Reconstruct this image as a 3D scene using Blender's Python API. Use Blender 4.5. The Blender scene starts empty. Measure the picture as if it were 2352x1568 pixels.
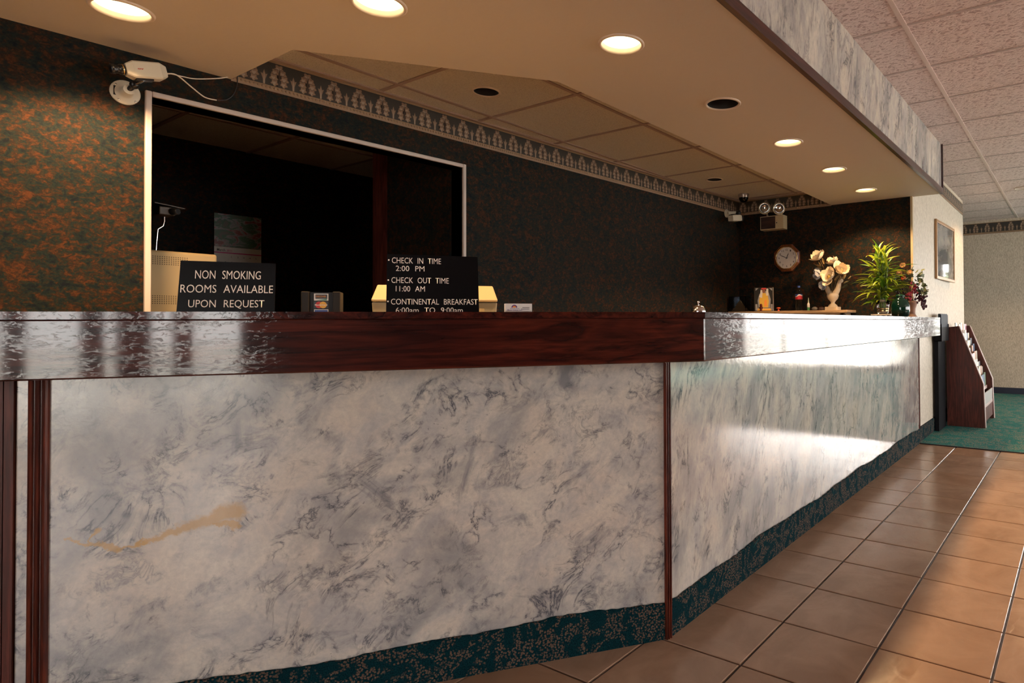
import bpy, bmesh, math, random
from mathutils import Vector, Matrix
random.seed(7)
S = bpy.context.scene
COL = S.collection
R = math.radians

# ------------------------------------------------------------------ camera
F, YAW, PIT, ROLL, HC, CX, CY = 1435.4291, .5762, .0135, -.0055, 1.057, 366.9592, -62.4051
W_, H_ = 2352, 1568
fwd = Vector((math.cos(YAW)*math.cos(PIT), math.sin(YAW)*math.cos(PIT), math.sin(PIT)))
rgt0 = Vector((math.sin(YAW), -math.cos(YAW), 0)); up0 = rgt0.cross(fwd)
rgt = rgt0*math.cos(ROLL) + up0*math.sin(ROLL); upv = -rgt0*math.sin(ROLL) + up0*math.cos(ROLL)
EYE = Vector((0, 0, HC))
cd = bpy.data.cameras.new('camera'); cam = bpy.data.objects.new('camera', cd); COL.objects.link(cam)
cd.sensor_fit = 'HORIZONTAL'; cd.sensor_width = 36; cd.lens = F*36/W_
cd.shift_x = -CX/W_; cd.shift_y = CY/W_; cd.clip_start = .02; cd.clip_end = 200
cam.matrix_world = Matrix.Translation(EYE) @ Matrix((rgt, upv, -fwd)).transposed().to_4x4()
S.camera = cam
S.view_settings.view_transform = 'Standard'; S.view_settings.look = 'None'
S.view_settings.gamma = 1; S.view_settings.use_curve_mapping = False
S.view_settings.exposure = 0.98
# ------------------------------------------------------------------ daylight
SKY = 6.0
wd = bpy.data.worlds.new('sky'); S.world = wd; wd.use_nodes = True
bg = wd.node_tree.nodes['Background']; bg.inputs[0].default_value = (1, .97, .93, 1); bg.inputs[1].default_value = SKY
def portal(loc, rot, sx, sy):
    l = bpy.data.lights.new('window_daylight', 'AREA'); l.shape = 'RECTANGLE'; l.size = sx; l.size_y = sy
    l.cycles.is_portal = True
    o = bpy.data.objects.new('window_daylight', l); o.location = loc; o.rotation_euler = rot; COL.objects.link(o)
REAR_X, END_X, SIDE_Y = -4.2, 13.8, -6.2
portal((REAR_X-.25, -.92, 1.22), (0, R(-90), 0), 2.5, 2.8)
portal((END_X+.25, -2.4, 1.2), (0, R(90), 0), 2.5, 5.3)
portal((8, SIDE_Y-.25, 1.42), (R(90), 0, 0), 9, 2.0)  # portal of the added side windows
LAMP_W = 44.0
sl = bpy.data.lights.new('sun', 'SUN'); sl.energy = 20; sl.color = (1, .93, .82); sl.angle = R(.6)
sun = bpy.data.objects.new('sun', sl); COL.objects.link(sun); sun.rotation_euler = Vector((.2, .75, -.63)).to_track_quat('-Z', 'Y').to_euler()

# ------------------------------------------------------------------ pixel helpers (a direction met with a real plane)
def ray(x, y): return fwd + rgt*((x-W_/2-CX)/F) - upv*((y-H_/2-CY)/F)
def pl(x, y, n, d):
    n = Vector(n); r = ray(x, y); return EYE + r*((d-n.dot(EYE))/n.dot(r))
def atX(x, y, X): return pl(x, y, (1, 0, 0), X)
def atY(x, y, Y): return pl(x, y, (0, 1, 0), Y)
def atZ(x, y, Z): return pl(x, y, (0, 0, 1), Z)
A2 = .6471
D2 = Vector((math.cos(A2), -math.sin(A2), 0)); NB = Vector((math.sin(A2), math.cos(A2), 0))
C0 = Vector((1.698, .979, 0))
def onD2(x, y, off): return pl(x, y, NB, NB.dot(C0)+off)
WS = -.0577
def yb(x): return 3.0394 + WS*(x-2)
def back(x, y, off=0): return pl(x, y, (-WS, 1, 0), 3.0394-WS*2-off)

# ------------------------------------------------------------------ mesh helpers
class MB:
    def __init__(s): s.v = []; s.f = []; s.m = []; s.sm = []; s.M = None; s.cm = 0
    def add(s, vs, fs, smooth=False):
        b = len(s.v)
        for p in vs:
            p = Vector(p); s.v.append(s.M @ p if s.M else p)
        for f in fs: s.f.append([b+i for i in f]); s.m.append(s.cm); s.sm.append(smooth)
        return s
    def box(s, a, b):
        (x0, y0, z0), (x1, y1, z1) = a, b
        return s.add([(x0,y0,z0),(x1,y0,z0),(x1,y1,z0),(x0,y1,z0),(x0,y0,z1),(x1,y0,z1),(x1,y1,z1),(x0,y1,z1)],
            [(0,3,2,1),(4,5,6,7),(0,1,5,4),(1,2,6,5),(2,3,7,6),(3,0,4,7)])
    def prism(s, poly, z0, z1, smooth=False):
        n = len(poly); ar = sum(poly[i][0]*poly[(i+1)%n][1]-poly[(i+1)%n][0]*poly[i][1] for i in range(n))
        if ar < 0: poly = poly[::-1]
        s.add([(p[0], p[1], z0) for p in poly]+[(p[0], p[1], z1) for p in poly],
              [tuple(range(n))[::-1], tuple(range(n, 2*n))])
        s.add([(p[0], p[1], z0) for p in poly]+[(p[0], p[1], z1) for p in poly],
              [(i, (i+1)%n, n+(i+1)%n, n+i) for i in range(n)], smooth)
        return s
    def lathe(s, prof, seg=24, smooth=True, cap=True):
        vs = []; fs = []
        for r, z in prof:
            for k in range(seg):
                a = 2*math.pi*k/seg; vs.append((r*math.cos(a), r*math.sin(a), z))
        for i in range(len(prof)-1):
            for k in range(seg):
                k2 = (k+1) % seg; fs.append((i*seg+k, i*seg+k2, (i+1)*seg+k2, (i+1)*seg+k))
        s.add(vs, fs, smooth)
        if cap:
            n = len(prof)
            s.add(vs[:seg], [tuple(range(seg))[::-1]]); s.add(vs[(n-1)*seg:], [tuple(range(seg))])
        return s
    def tube(s, pts, r, seg=8, smooth=True):
        pts = [Vector(p) for p in pts]; n = len(pts); vs = []; fs = []
        rr = r if isinstance(r, (list, tuple)) else [r]*n
        prev = None
        for i, p in enumerate(pts):
            t = (pts[min(i+1, n-1)]-pts[max(i-1, 0)]).normalized()
            if prev is None:
                u = t.orthogonal().normalized()
            else:
                u = (prev - t*prev.dot(t)).normalized()
            prev = u; w = t.cross(u)
            for k in range(seg):
                a = 2*math.pi*k/seg; vs.append(p+(u*math.cos(a)+w*math.sin(a))*rr[i])
        for i in range(n-1):
            for k in range(seg):
                k2 = (k+1) % seg; fs.append((i*seg+k, i*seg+k2, (i+1)*seg+k2, (i+1)*seg+k))
        s.add(vs, fs, smooth); s.add(vs[:seg], [tuple(range(seg))[::-1]]); s.add(vs[(n-1)*seg:], [tuple(range(seg))])
        return s
    def ball(s, c, r, seg=10, rings=6, sc=(1,1,1)):
        vs = []; fs = []
        for i in range(rings+1):
            th = math.pi*i/rings
            for k in range(seg):
                a = 2*math.pi*k/seg
                vs.append((c[0]+r*sc[0]*math.sin(th)*math.cos(a), c[1]+r*sc[1]*math.sin(th)*math.sin(a), c[2]-r*sc[2]*math.cos(th)))
        for i in range(rings):
            for k in range(seg):
                k2 = (k+1) % seg; fs.append((i*seg+k, i*seg+k2, (i+1)*seg+k2, (i+1)*seg+k))
        return s.add(vs, fs, True)
    def mesh(s, name, mats):
        me = bpy.data.meshes.new(name); me.from_pydata([tuple(v) for v in s.v], [], s.f)
        for m in (mats if isinstance(mats, (list, tuple)) else [mats]): me.materials.append(m)
        me.polygons.foreach_set('material_index', s.m); me.polygons.foreach_set('use_smooth', s.sm)
        me.validate(); me.update(); return me
    def build(s, name, mats, parent=None):
        return link(name, s.mesh(name, mats), parent)
def link(name, me, parent=None, M=None):
    o = bpy.data.objects.new(name, me); COL.objects.link(o)
    if parent: o.parent = parent
    if M is not None: o.matrix_local = M
    return o
def tag(o, label, cat, group=None):
    o['label'] = label; o['category'] = cat
    if group: o['group'] = group
    return o
def thing(name, label, cat, loc=(0,0,0), rz=0, group=None):
    o = bpy.data.objects.new(name, None); COL.objects.link(o); o.empty_display_size = .05
    o.location = loc; o.rotation_euler = (0, 0, rz); return tag(o, label, cat, group)
def struct(name, mb, mat, label=None, parent=None):
    o = mb.build(name, mat, parent) if isinstance(mb, MB) else link(name, mb, parent)
    if not parent:
        o['kind'] = 'structure'
        if label: o['label'] = label
    return o
def bevel(o, w=.003, seg=2):
    m = o.modifiers.new('bevel', 'BEVEL'); m.width = w; m.segments = seg; m.limit_method = 'ANGLE'; m.angle_limit = R(40); return o
def frame(o, x, z):          # local-to-world matrix: origin, x axis, z axis (y = z cross x, away from the viewer)
    x = x.normalized(); y = z.cross(x).normalized(); z = x.cross(y)
    return Matrix.Translation(o) @ Matrix((x, y, z)).transposed().to_4x4()
def filled(name, outer, holes, z0, z1, mat, parent=None):
    cu = bpy.data.curves.new(name, 'CURVE'); cu.dimensions = '2D'; cu.fill_mode = 'BOTH'; cu.extrude = (z1-z0)/2
    for pts in [outer]+holes:
        sp = cu.splines.new('POLY'); sp.points.add(len(pts)-1)
        for i, p in enumerate(pts): sp.points[i].co = (p[0], p[1], 0, 1)
        sp.use_cyclic_u = True
    t = bpy.data.objects.new('t', cu); me = bpy.data.meshes.new_from_object(t)
    bpy.data.objects.remove(t); bpy.data.curves.remove(cu)
    me.name = name; me.transform(Matrix.Translation((0, 0, (z0+z1)/2))); me.materials.clear(); me.materials.append(mat)
    for p in me.polygons: p.use_smooth = False
    return link(name, me, parent)
def circle(c, r, n=40): return [(c[0]+r*math.cos(2*math.pi*k/n), c[1]+r*math.sin(2*math.pi*k/n)) for k in range(n)]
def text_mesh(s, bold=.0, ext=.0004):
    cu = bpy.data.curves.new('t', 'FONT'); cu.body = s; cu.size = 1; cu.offset = bold; cu.resolution_u = 3
    cu.space_word = 1.15
    t = bpy.data.objects.new('t', cu); me = bpy.data.meshes.new_from_object(t)
    bpy.data.objects.remove(t); bpy.data.curves.remove(cu); return me
def put_text(name, s, mat, parent, pos, width, cap, bold=.0, thick=.0006, wide=None):
    """text in a parent whose local x runs along the line, z up, -y towards the reader; pos = left end of the baseline"""
    me = text_mesh(s, bold)
    xs = [v.co.x for v in me.vertices]; x0, x1 = min(xs), max(xs)
    capm = text_mesh('H', bold); hy = max(v.co.y for v in capm.vertices); bpy.data.meshes.remove(capm)
    sx = width/(x1-x0) if width else cap/hy; sz = cap/hy
    for v in me.vertices:
        v.co = Vector(((v.co.x-x0)*sx, 0, v.co.y*sz))
    me.materials.clear(); me.materials.append(mat); me.name = name
    o = link(name, me, parent); o.location = (pos[0], pos[1]-thick, pos[2]); return o

# ------------------------------------------------------------------ material helpers
def MAT(name, base=(.8,.8,.8), rough=.5, metal=0, spec=.5, coat=0, coat_r=.05):
    m = bpy.data.materials.new(name); m.use_nodes = True; b = m.node_tree.nodes['Principled BSDF']
    b.inputs['Base Color'].default_value = (*base, 1); b.inputs['Roughness'].default_value = rough
    b.inputs['Metallic'].default_value = metal; b.inputs['Specular IOR Level'].default_value = spec
    b.inputs['Coat Weight'].default_value = coat; b.inputs['Coat Roughness'].default_value = coat_r
    return m
class NT:
    def __init__(s, m): s.m = m; s.t = m.node_tree; s.b = s.t.nodes['Principled BSDF']
    def n(s, ty, **kw):
        nd = s.t.nodes.new('ShaderNode'+ty)
        for k, v in kw.items():
            if k.startswith('i_'):
                key = k[2:].replace('_', ' '); nd.inputs[int(key) if key.isdigit() else key].default_value = v
            else: setattr(nd, k, v)
        return nd
    def l(s, a, b): s.t.links.new(a, b)
    def coord(s, scale=(1,1,1), rot=(0,0,0), kind='Object', loc=(0,0,0)):
        c = s.n('TexCoord'); mp = s.n('Mapping'); mp.inputs['Scale'].default_value = scale; mp.inputs['Rotation'].default_value = rot
        mp.inputs['Location'].default_value = loc
        s.l(c.outputs[kind], mp.inputs['Vector']); return mp.outputs[0]
    def noise(s, vec, scale, detail=4, rough=.5, dist=0, out='Fac'):
        nd = s.n('TexNoise', i_Scale=scale, i_Detail=detail, i_Roughness=rough, i_Distortion=dist); s.l(vec, nd.inputs['Vector']); return nd.outputs[out]
    def ramp(s, fac, stops, interp='LINEAR'):
        r = s.n('ValToRGB'); r.color_ramp.interpolation = interp
        els = r.color_ramp.elements
        while len(els) < len(stops): els.new(.5)
        for e, (p, c) in zip(els, stops):
            e.position = p; e.color = (*c, 1) if isinstance(c, (tuple, list)) else (c, c, c, 1)
        s.l(fac, r.inputs[0]); return r.outputs[0]
    def mix(s, fac, a, b, mode='MIX'):
        m = s.n('Mix', data_type='RGBA', blend_type=mode)
        for k, v in ((0, fac), (6, a), (7, b)):
            if hasattr(v, 'is_linked'): s.l(v, m.inputs[k])
            else: m.inputs[k].default_value = v if k == 0 else (*v, 1)
        return m.outputs[2]
    def math(s, op, a, b=0):
        m = s.n('Math', operation=op)
        for k, v in ((0, a), (1, b)):
            if hasattr(v, 'is_linked'): s.l(v, m.inputs[k])
            else: m.inputs[k].default_value = v
        return m.outputs[0]
    def color(s, c): s.l(c, s.b.inputs['Base Color'])
    def bump(s, h, strength=.3, dist=.01):
        bm = s.n('Bump', i_Strength=strength, i_Distance=dist); s.l(h, bm.inputs['Height']); s.l(bm.outputs[0], s.b.inputs['Normal']); return bm

def marble(name, rough, stain=False, tilt=.75, wav=.0, stretch=1.0, coat=0, coat_r=.025):
    m = MAT(name, rough=rough, spec=.5, coat=coat, coat_r=coat_r); n = NT(m)
    v = n.coord((1, 1, stretch))
    def flow(sc, loc=(0,0,0)):       # turn first, then stretch along the drift of the veining
        a = n.coord((1, 1, 1), (0, tilt, 0), loc=loc); mp = n.n('Mapping'); mp.inputs['Scale'].default_value = sc; n.l(a, mp.inputs['Vector']); return mp.outputs[0]
    e = .8*stretch
    big = n.noise(flow((e, 1, 1)), 3.4, 7, .58, .7); mid = n.noise(flow((.7*stretch, 1, 1), (2,5,1)), 10, 8, .62, .9); fine = n.noise(v, 70, 6, .65, .4)
    base = n.mix(n.ramp(mid, [(.38, 0), (.60, 1)]), (.46, .43, .415), (.64, .575, .50))
    base = n.mix(n.ramp(n.noise(flow((.8, 1, 1), (7,2,3)), 5, 6, .6, .5), [(.50, 0), (.68, .7)]), base, (.66, .55, .45))
    base = n.mix(n.ramp(big, [(.36, .8), (.52, 0)]), base, (.27, .265, .275))
    def wisps(loc, sc, wdt, g0, col, amt, gs):
        nn = n.noise(flow((.8*stretch, 1, 1), loc), sc, 9, .62, 1.5); r_ = n.math('ABSOLUTE', n.math('SUBTRACT', nn, .5))
        gate = n.ramp(n.noise(flow((e, 1, 1), (loc[1], 3, loc[0])), gs, 6, .62, .6), [(g0, 0), (g0+.10, 1)])
        return n.mix(n.math('MULTIPLY', n.math('MULTIPLY', n.ramp(r_, [(0, 1), (wdt, .35), (wdt*3, 0)]), gate), amt), base, col)
    smoke = n.ramp(n.noise(flow((e, 1, 1), (4, 6, 2)), 6.5, 8, .66, .9), [(.555, 0), (.68, .85)]); base = n.mix(smoke, base, (.20, .20, .22))
    base = wisps((3, 1, 2), 5.5, .016, .505, (.055, .062, .085), 1.0, 5.0)
    base = wisps((9, 4, 1), 11, .026, .52, (.08, .085, .11), .95, 7.0)
    base = wisps((1, 8, 6), 22, .035, .54, (.13, .13, .15), .6, 8.0)
    sp = n.ramp(n.noise(v, 85, 2, .5, 0), [(.66, 0), (.72, 1)]); sg = n.ramp(n.noise(v, 5, 4), [(.53, 0), (.62, 1)])
    base = n.mix(n.math('MULTIPLY', n.math('MULTIPLY', sp, sg), .6), base, (.14, .14, .16))
    base = n.mix(n.ramp(fine, [(.38, .22), (.62, 0)]), base, (.24, .23, .24))
    if stain:   # ochre water stain shaped like two joined streaks (object x along the panel, z up)
        def streak(x0, z0, x1, z1, r):
            nv = n.n('TexNoise', i_Scale=22, i_Detail=8, i_Roughness=.7); n.l(v, nv.inputs['Vector'])
            sub = n.n('VectorMath', operation='SUBTRACT'); n.l(nv.outputs['Color'], sub.inputs[0]); sub.inputs[1].default_value = (.5,.5,.5)
            sc = n.n('VectorMath', operation='SCALE'); n.l(sub.outputs[0], sc.inputs[0]); sc.inputs['Scale'].default_value = .06
            ad = n.n('VectorMath', operation='ADD'); tc = n.n('TexCoord'); n.l(tc.outputs['Object'], ad.inputs[0]); n.l(sc.outputs[0], ad.inputs[1])
            sx = n.n('SeparateXYZ'); n.l(ad.outputs[0], sx.inputs[0])
            L = math.hypot(x1-x0, z1-z0); c, s_ = (x1-x0)/L, (z1-z0)/L
            dx = n.math('SUBTRACT', sx.outputs[0], x0); dz = n.math('SUBTRACT', sx.outputs[2], z0)
            u = n.math('ADD', n.math('MULTIPLY', dx, c), n.math('MULTIPLY', dz, s_))
            w = n.math('SUBTRACT', n.math('MULTIPLY', dz, c), n.math('MULTIPLY', dx, s_))
            uc = n.math('MINIMUM', n.math('MAXIMUM', u, 0), L)
            du = n.math('SUBTRACT', u, uc); d = n.math('SQRT', n.math('ADD', n.math('MULTIPLY', du, du), n.math('MULTIPLY', w, w)))
            rr = n.math('ADD', r*.25, n.math('MULTIPLY', n.math('DIVIDE', uc, L), r*.9))
            return n.ramp(n.math('DIVIDE', d, rr), [(.45, 1), (1.0, 0)])
        for a in stain: base = n.mix(n.math('MULTIPLY', streak(*a), .75), base, (.48, .27, .075))
    n.color(base)
    bp = n.bump(n.math('ADD', n.math('MULTIPLY', n.noise(v, 2.2, 1, .4), wav), n.math('MULTIPLY', fine, .02)), .25, .05)
    if coat: n.l(n.n('Bump').outputs[0] if 0 else bp.outputs[0], n.b.inputs['Coat Normal'])
    return m
def wood(name, dark, light, axis='x', rough=.2, coat=.0, scale=1.0, crackle=0, spec=.5):
    m = MAT(name, rough=rough, coat=coat, spec=spec); n = NT(m)
    st = {'x': (.6, 7, 7), 'y': (7, .6, 7), 'z': (7, 7, .6)}[axis]
    v = n.coord(tuple(a*scale for a in st))
    g = n.noise(v, 1.6, 5, .55, 1.3); bands = n.math('FRACT', n.math('MULTIPLY', g, 6))
    fine = n.noise(n.coord(tuple(a*scale*6 for a in st)), 2.2, 4, .6, .2)
    c = n.mix(n.ramp(bands, [(0, 0), (.7, 1), (1, .1)]), dark, light)
    c = n.mix(n.ramp(fine, [(.35, .7), (.6, 0)]), c, tuple(a*.45 for a in dark)); n.color(c)
    vo = n.coord((1, 1, 1))
    h = n.math('MULTIPLY', fine, .25)
    if crackle:
        st2 = {'x': (45, 130, 130), 'y': (130, 45, 130), 'z': (130, 130, 45)}[axis]
        h = n.math('ADD', h, n.math('MULTIPLY', n.noise(n.coord(st2), 1.0, 5, .65, .8), crackle))
        h = n.math('ADD', h, n.math('MULTIPLY', n.noise(vo, 9.0, 2, .5, 0), crackle*.25))
    bp = n.bump(h, .22, .004)
    if crackle:
        b2 = n.n('Bump', i_Strength=.045, i_Distance=.003); n.l(n.ramp(h, [(.30, 0), (.48, .9), (1, 1)]), b2.inputs['Height']); n.l(b2.outputs[0], n.b.inputs['Coat Normal'])
    return m
M_marble2 = marble('faux_marble_panel_a', .22, coat=.7, coat_r=.09, stain=[(.05, .528, .155, .486, .010), (.155, .486, .215, .497, .008), (.10, .512, .118, .545, .008), (.20, .494, .41, .556, .028), (.36, .53, .41, .515, .012)], tilt=.75)
M_marble1 = marble('faux_marble_panel_b', .10, tilt=1.3, wav=.22, stretch=.6, coat=1.0)
M_marblef = marble('faux_marble_fascia', .25, tilt=1.35, stretch=.5)
M_nose = wood('varnished_counter_wood', (.022, .0030, .0022), (.085, .012, .006), 'x', .4, 1.0, .8, .6, .08)
M_trimw = wood('red_brown_moulding', (.055, .010, .006), (.16, .030, .014), 'z', .3, .2, 1, 0, .25)
M_panelw = wood('dark_wall_panelling', (.02, .012, .009), (.05, .03, .02), 'z', .5)
M_strip = wood('dark_red_fascia_strip', (.028, .008, .008), (.075, .02, .018), 'x', .3, .1, 1)
M_rack = wood('mahogany_laminate', (.065, .014, .009), (.14, .033, .021), 'z', .4, 0, .8, 0, .22)
M_clockw = wood('oak_clock_frame', (.10, .027, .007), (.22, .065, .017), 'z', .3, .2, 2)
M_shelf = wood('pale_shelf_board', (.42, .28, .16), (.55, .38, .24), 'y', .45)

def wallpaper_dark():
    m = MAT('dark_sponged_wallpaper', rough=.7, spec=.12); n = NT(m); v = n.coord((1, 1, 1.25))
    a = n.noise(v, 46, 7, .70, .5); b = n.noise(v, 15, 5, .6, .4); f = n.noise(v, 120, 3, .6)
    k = n.math('ADD', n.math('MULTIPLY', a, .7), n.math('MULTIPLY', b, .3))
    c = n.ramp(k, [(.38, (.0014, .0035, .0075)), (.46, (.0062, .0135, .0115)), (.52, (.022, .0125, .0065)), (.60, (.060, .0185, .0052))])
    c = n.mix(n.ramp(f, [(.4, .45), (.6, 0)]), c, (.0015, .002, .0045)); n.color(c); n.bump(f, .1, .002); return m
def wallpaper_beige():
    m = MAT('beige_grasscloth_wallpaper', rough=.5, spec=.4); n = NT(m)
    f = n.noise(n.coord((1, 1, .28)), 130, 4, .65); b = n.noise(n.coord(), 3, 3)
    c = n.mix(n.ramp(f, [(.4, 1), (.6, 0)]), (.60, .53, .44), (.40, .34, .27)); n.color(c)
    n.bump(f, .35, .004); return m
def paint(name, col, rough=.6, amp=.25, sc=18):
    m = MAT(name, col, rough); n = NT(m); n.bump(n.noise(n.coord(), sc, 5, .6), amp, .006); return m
def ceiling_tile_mat(name, c1, c2, sc):
    m = MAT(name, rough=.9, spec=.2); n = NT(m); v = n.coord((1, 1.0, 1), kind='Object')
    a = n.noise(n.coord((1.0, .75, 1)), sc, 3, .55, 1.2); n.color(n.mix(n.ramp(a, [(.36, 1), (.5, 0)]), c1, c2))
    n.bump(a, .9, .012); return m
def floor_mat():
    m = MAT('brown_ceramic_tile', rough=.22, spec=.5); n = NT(m); oi = n.n('ObjectInfo'); v = n.coord()
    off = n.n('VectorMath', operation='ADD'); sc = n.n('VectorMath', operation='SCALE'); cmb = n.n('CombineXYZ')
    for k in range(3): n.l(oi.outputs['Random'], cmb.inputs[k])
    n.l(cmb.outputs[0], sc.inputs[0]); sc.inputs['Scale'].default_value = 37; n.l(v, off.inputs[0]); n.l(sc.outputs[0], off.inputs[1])
    a = n.noise(off.outputs[0], 5, 5, .6, .6); st = n.n('Mapping'); st.inputs['Scale'].default_value = (16, 34, 10); n.l(off.outputs[0], st.inputs['Vector'])
    rip = n.noise(st.outputs[0], 1.0, 3, .5, .6)
    c = n.mix(n.ramp(a, [(.35, 0), (.65, 1)]), (.30, .19, .128), (.42, .275, .19))
    c = n.mix(n.math('MULTIPLY', oi.outputs['Random'], .35), c, (.38, .20, .10)); n.color(c)
    n.l(n.ramp(rip, [(.3, .12), (.7, .24)]), n.b.inputs['Roughness'])
    n.bump(rip, .16, .006); return m
def carpet(name, c1, c2, c3, sc=1.0):
    m = MAT(name, rough=1, spec=.1); n = NT(m); v = n.coord()
    f = n.noise(v, 330*sc, 2, .6); p = n.n('TexVoronoi', i_Scale=150*sc); n.l(v, p.inputs['Vector'])
    band = n.math('ABSOLUTE', n.math('SUBTRACT', n.noise(n.coord(loc=(5, 2, 7)), 9*sc, 3, .5, 1.5), .5))
    bm = n.ramp(band, [(.035, 1), (.095, 0)]); fl = n.ramp(p.outputs['Distance'], [(.36, 1), (.56, 0)])
    fl = n.math('MULTIPLY', bm, n.math('MULTIPLY', fl, n.ramp(f, [(.30, .3), (.50, 1)])))
    c = n.mix(n.ramp(f, [(.3, 0), (.7, 1)]), c1, c2); c = n.mix(n.math('MULTIPLY', fl, .75), c, c3); n.color(c)
    n.bump(n.math('ADD', f, p.outputs['Distance']), .9, .01); return m
M_wpd = wallpaper_dark(); M_wpb = wallpaper_beige()
M_soffit = paint('tan_painted_soffit', (.55, .47, .385), .6, .18, 22)
M_white = paint('off_white_trim_paint', (.46, .39, .355), .4, .05)
M_tileL = ceiling_tile_mat('fissured_ceiling_tile', (.80, .66, .64), (.48, .34, .33), 48)
M_tileR = ceiling_tile_mat('speckled_ceiling_tile', (.70, .62, .52), (.56, .48, .39), 160)
M_grid = MAT('ceiling_grid_metal', (.72, .58, .54), .4); M_gridx = MAT('ceiling_cross_tee', (.50, .39, .37), .5); M_gridR = MAT('brown_ceiling_grid', (.34, .24, .20), .5)
M_floor = floor_mat(); M_grout = paint('dark_grout', (.05, .04, .045), .4)
M_carpet = carpet('teal_carpet', (.015, .12, .115), (.05, .23, .205), (.34, .24, .17), .55)
M_cbase = carpet('teal_carpet_strip', (.001, .012, .020), (.004, .050, .060), (.26, .15, .10), 1.0)
M_navy = MAT('navy_rubber_base', (.008, .010, .03), .4)
M_black = MAT('black_plastic', (.008, .008, .010), .3); M_blackm = MAT('matt_black', (.006, .006, .008), .8)
M_sign = MAT('black_engraved_board', (.002, .002, .003), .3, 0, .15)
M_letter = MAT('cream_lettering', (.92, .82, .72), .6)
M_beige = MAT('beige_computer_plastic', (.33, .255, .14), .5, 0, .3); M_beige2 = MAT('grey_beige_plastic', (.26, .23, .165), .5, 0, .3)
M_ivory = MAT('ivory_enamel', (.45, .36, .22), .4); M_camw = MAT('white_camera_plastic', (.52, .46, .36), .4)
M_chrome = MAT('chrome', (.75, .74, .72), .12, 1); M_brass = MAT('warm_brass', (.75, .55, .25), .25, 1)
M_can = MAT('downlight_reflector', (.55, .50, .42), .35); M_ring = MAT('cream_trim_ring', (.62, .50, .40), .4)
M_dark = MAT('unlit_can_interior', (.01, .009, .012), .6)
M_paper = MAT('white_paper', (.75, .72, .68), .7)
def glass(name, col=(1,1,1), rough=0.0, ior=1.45):
    m = MAT(name, col, rough); b = m.node_tree.nodes['Principled BSDF']; b.inputs['Transmission Weight'].default_value = 1; b.inputs['IOR'].default_value = ior; return m
M_glass = glass('clear_glass'); M_ggreen = glass('dark_green_glass', (.05, .25, .16), .02)
def pane_mat():
    m = bpy.data.materials.new('window_glass'); m.use_nodes = True; t = m.node_tree; t.nodes.clear()
    o = t.nodes.new('ShaderNodeOutputMaterial'); mx = t.nodes.new('ShaderNodeMixShader'); fr = t.nodes.new('ShaderNodeFresnel'); fr.inputs[0].default_value = 1.3
    a = t.nodes.new('ShaderNodeBsdfTransparent'); b = t.nodes.new('ShaderNodeBsdfGlossy'); b.inputs['Roughness'].default_value = 0
    t.links.new(fr.outputs[0], mx.inputs[0]); t.links.new(a.outputs[0], mx.inputs[1]); t.links.new(b.outputs[0], mx.inputs[2]); t.links.new(mx.outputs[0], o.inputs[0]); return m
M_pane = pane_mat()
def emit(name, col, st):
    m = MAT(name, col); b = m.node_tree.nodes['Principled BSDF']; b.inputs['Emission Color'].default_value = (*col, 1); b.inputs['Emission Strength'].default_value = st; return m
M_lamp = emit('glowing_lamp_lens', (1, .80, .42), 2.6)

# ================================================================== setting
PANEL_Y = 1.1675; WALL_Y = 1.18; XN = 5.6033; ZS = 2.1282; ZR = 2.266; ZC = 2.5427; XFAR = 10.2588; XPE = 8.45
TS, TX, TY, TA = .3302, 2.075, 1.2156, -.0044
ct, st_ = math.cos(TA), math.sin(TA)
def tilept(i, j): return (TX+TS*(j*ct+i*st_), TY-TS*(i*ct-j*st_))
floor = struct('floor', MB().box((REAR_X-.2, SIDE_Y-.2, -.1), (5.707, 5.6, -.006)), M_grout, 'brown square ceramic tile floor in dark grout')
tb = MB(); h = TS/2-.0038
tb.add([(-h,-h,-.008),(h,-h,-.008),(h,h,-.008),(-h,h,-.008),(-h,-h,-.0015),(h,-h,-.0015),(h,h,-.0015),(-h,h,-.0015),
        (-h+.002,-h+.002,0),(h-.002,-h+.002,0),(h-.002,h-.002,0),(-h+.002,h-.002,0)],
       [(0,1,5,4),(1,2,6,5),(2,3,7,6),(3,0,4,7),(4,5,9,8),(5,6,10,9),(6,7,11,10),(7,4,8,11),(8,9,10,11)])
tme = tb.mesh('floor_tile', M_floor); rest = MB()
for i in range(-6, 23):
    for j in range(-19, 11):
        x, y = tilept(i+.5, j+.5)
        near = (-3 <= i <= 7 and j >= -5) and not (i < 0 and j >= 0)
        if near:
            o = link('floor_tile', tme, floor); o.location = (x, y, random.uniform(-.0004, .0004)); o.rotation_euler = (random.uniform(-.002,.002), random.uniform(-.002,.002), TA)
        else:
            rest.M = Matrix.Translation((x, y, 0)) @ Matrix.Rotation(TA, 4, 'Z'); rest.add(tb.v, tb.f)
ro = rest.build('floor_tile_field', M_floor, floor); ro['kind'] = 'stuff'
struct('floor_carpet', MB().box((5.709, SIDE_Y-.2, -.1), (END_X+.2, 3.2, .004)), M_carpet, 'teal flecked carpet beyond the tile floor')
struct('trim_1', MB().box((5.700, -4, -.005), (5.716, PANEL_Y, .007)), M_blackm, 'thin black carpet edge strip')

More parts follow.
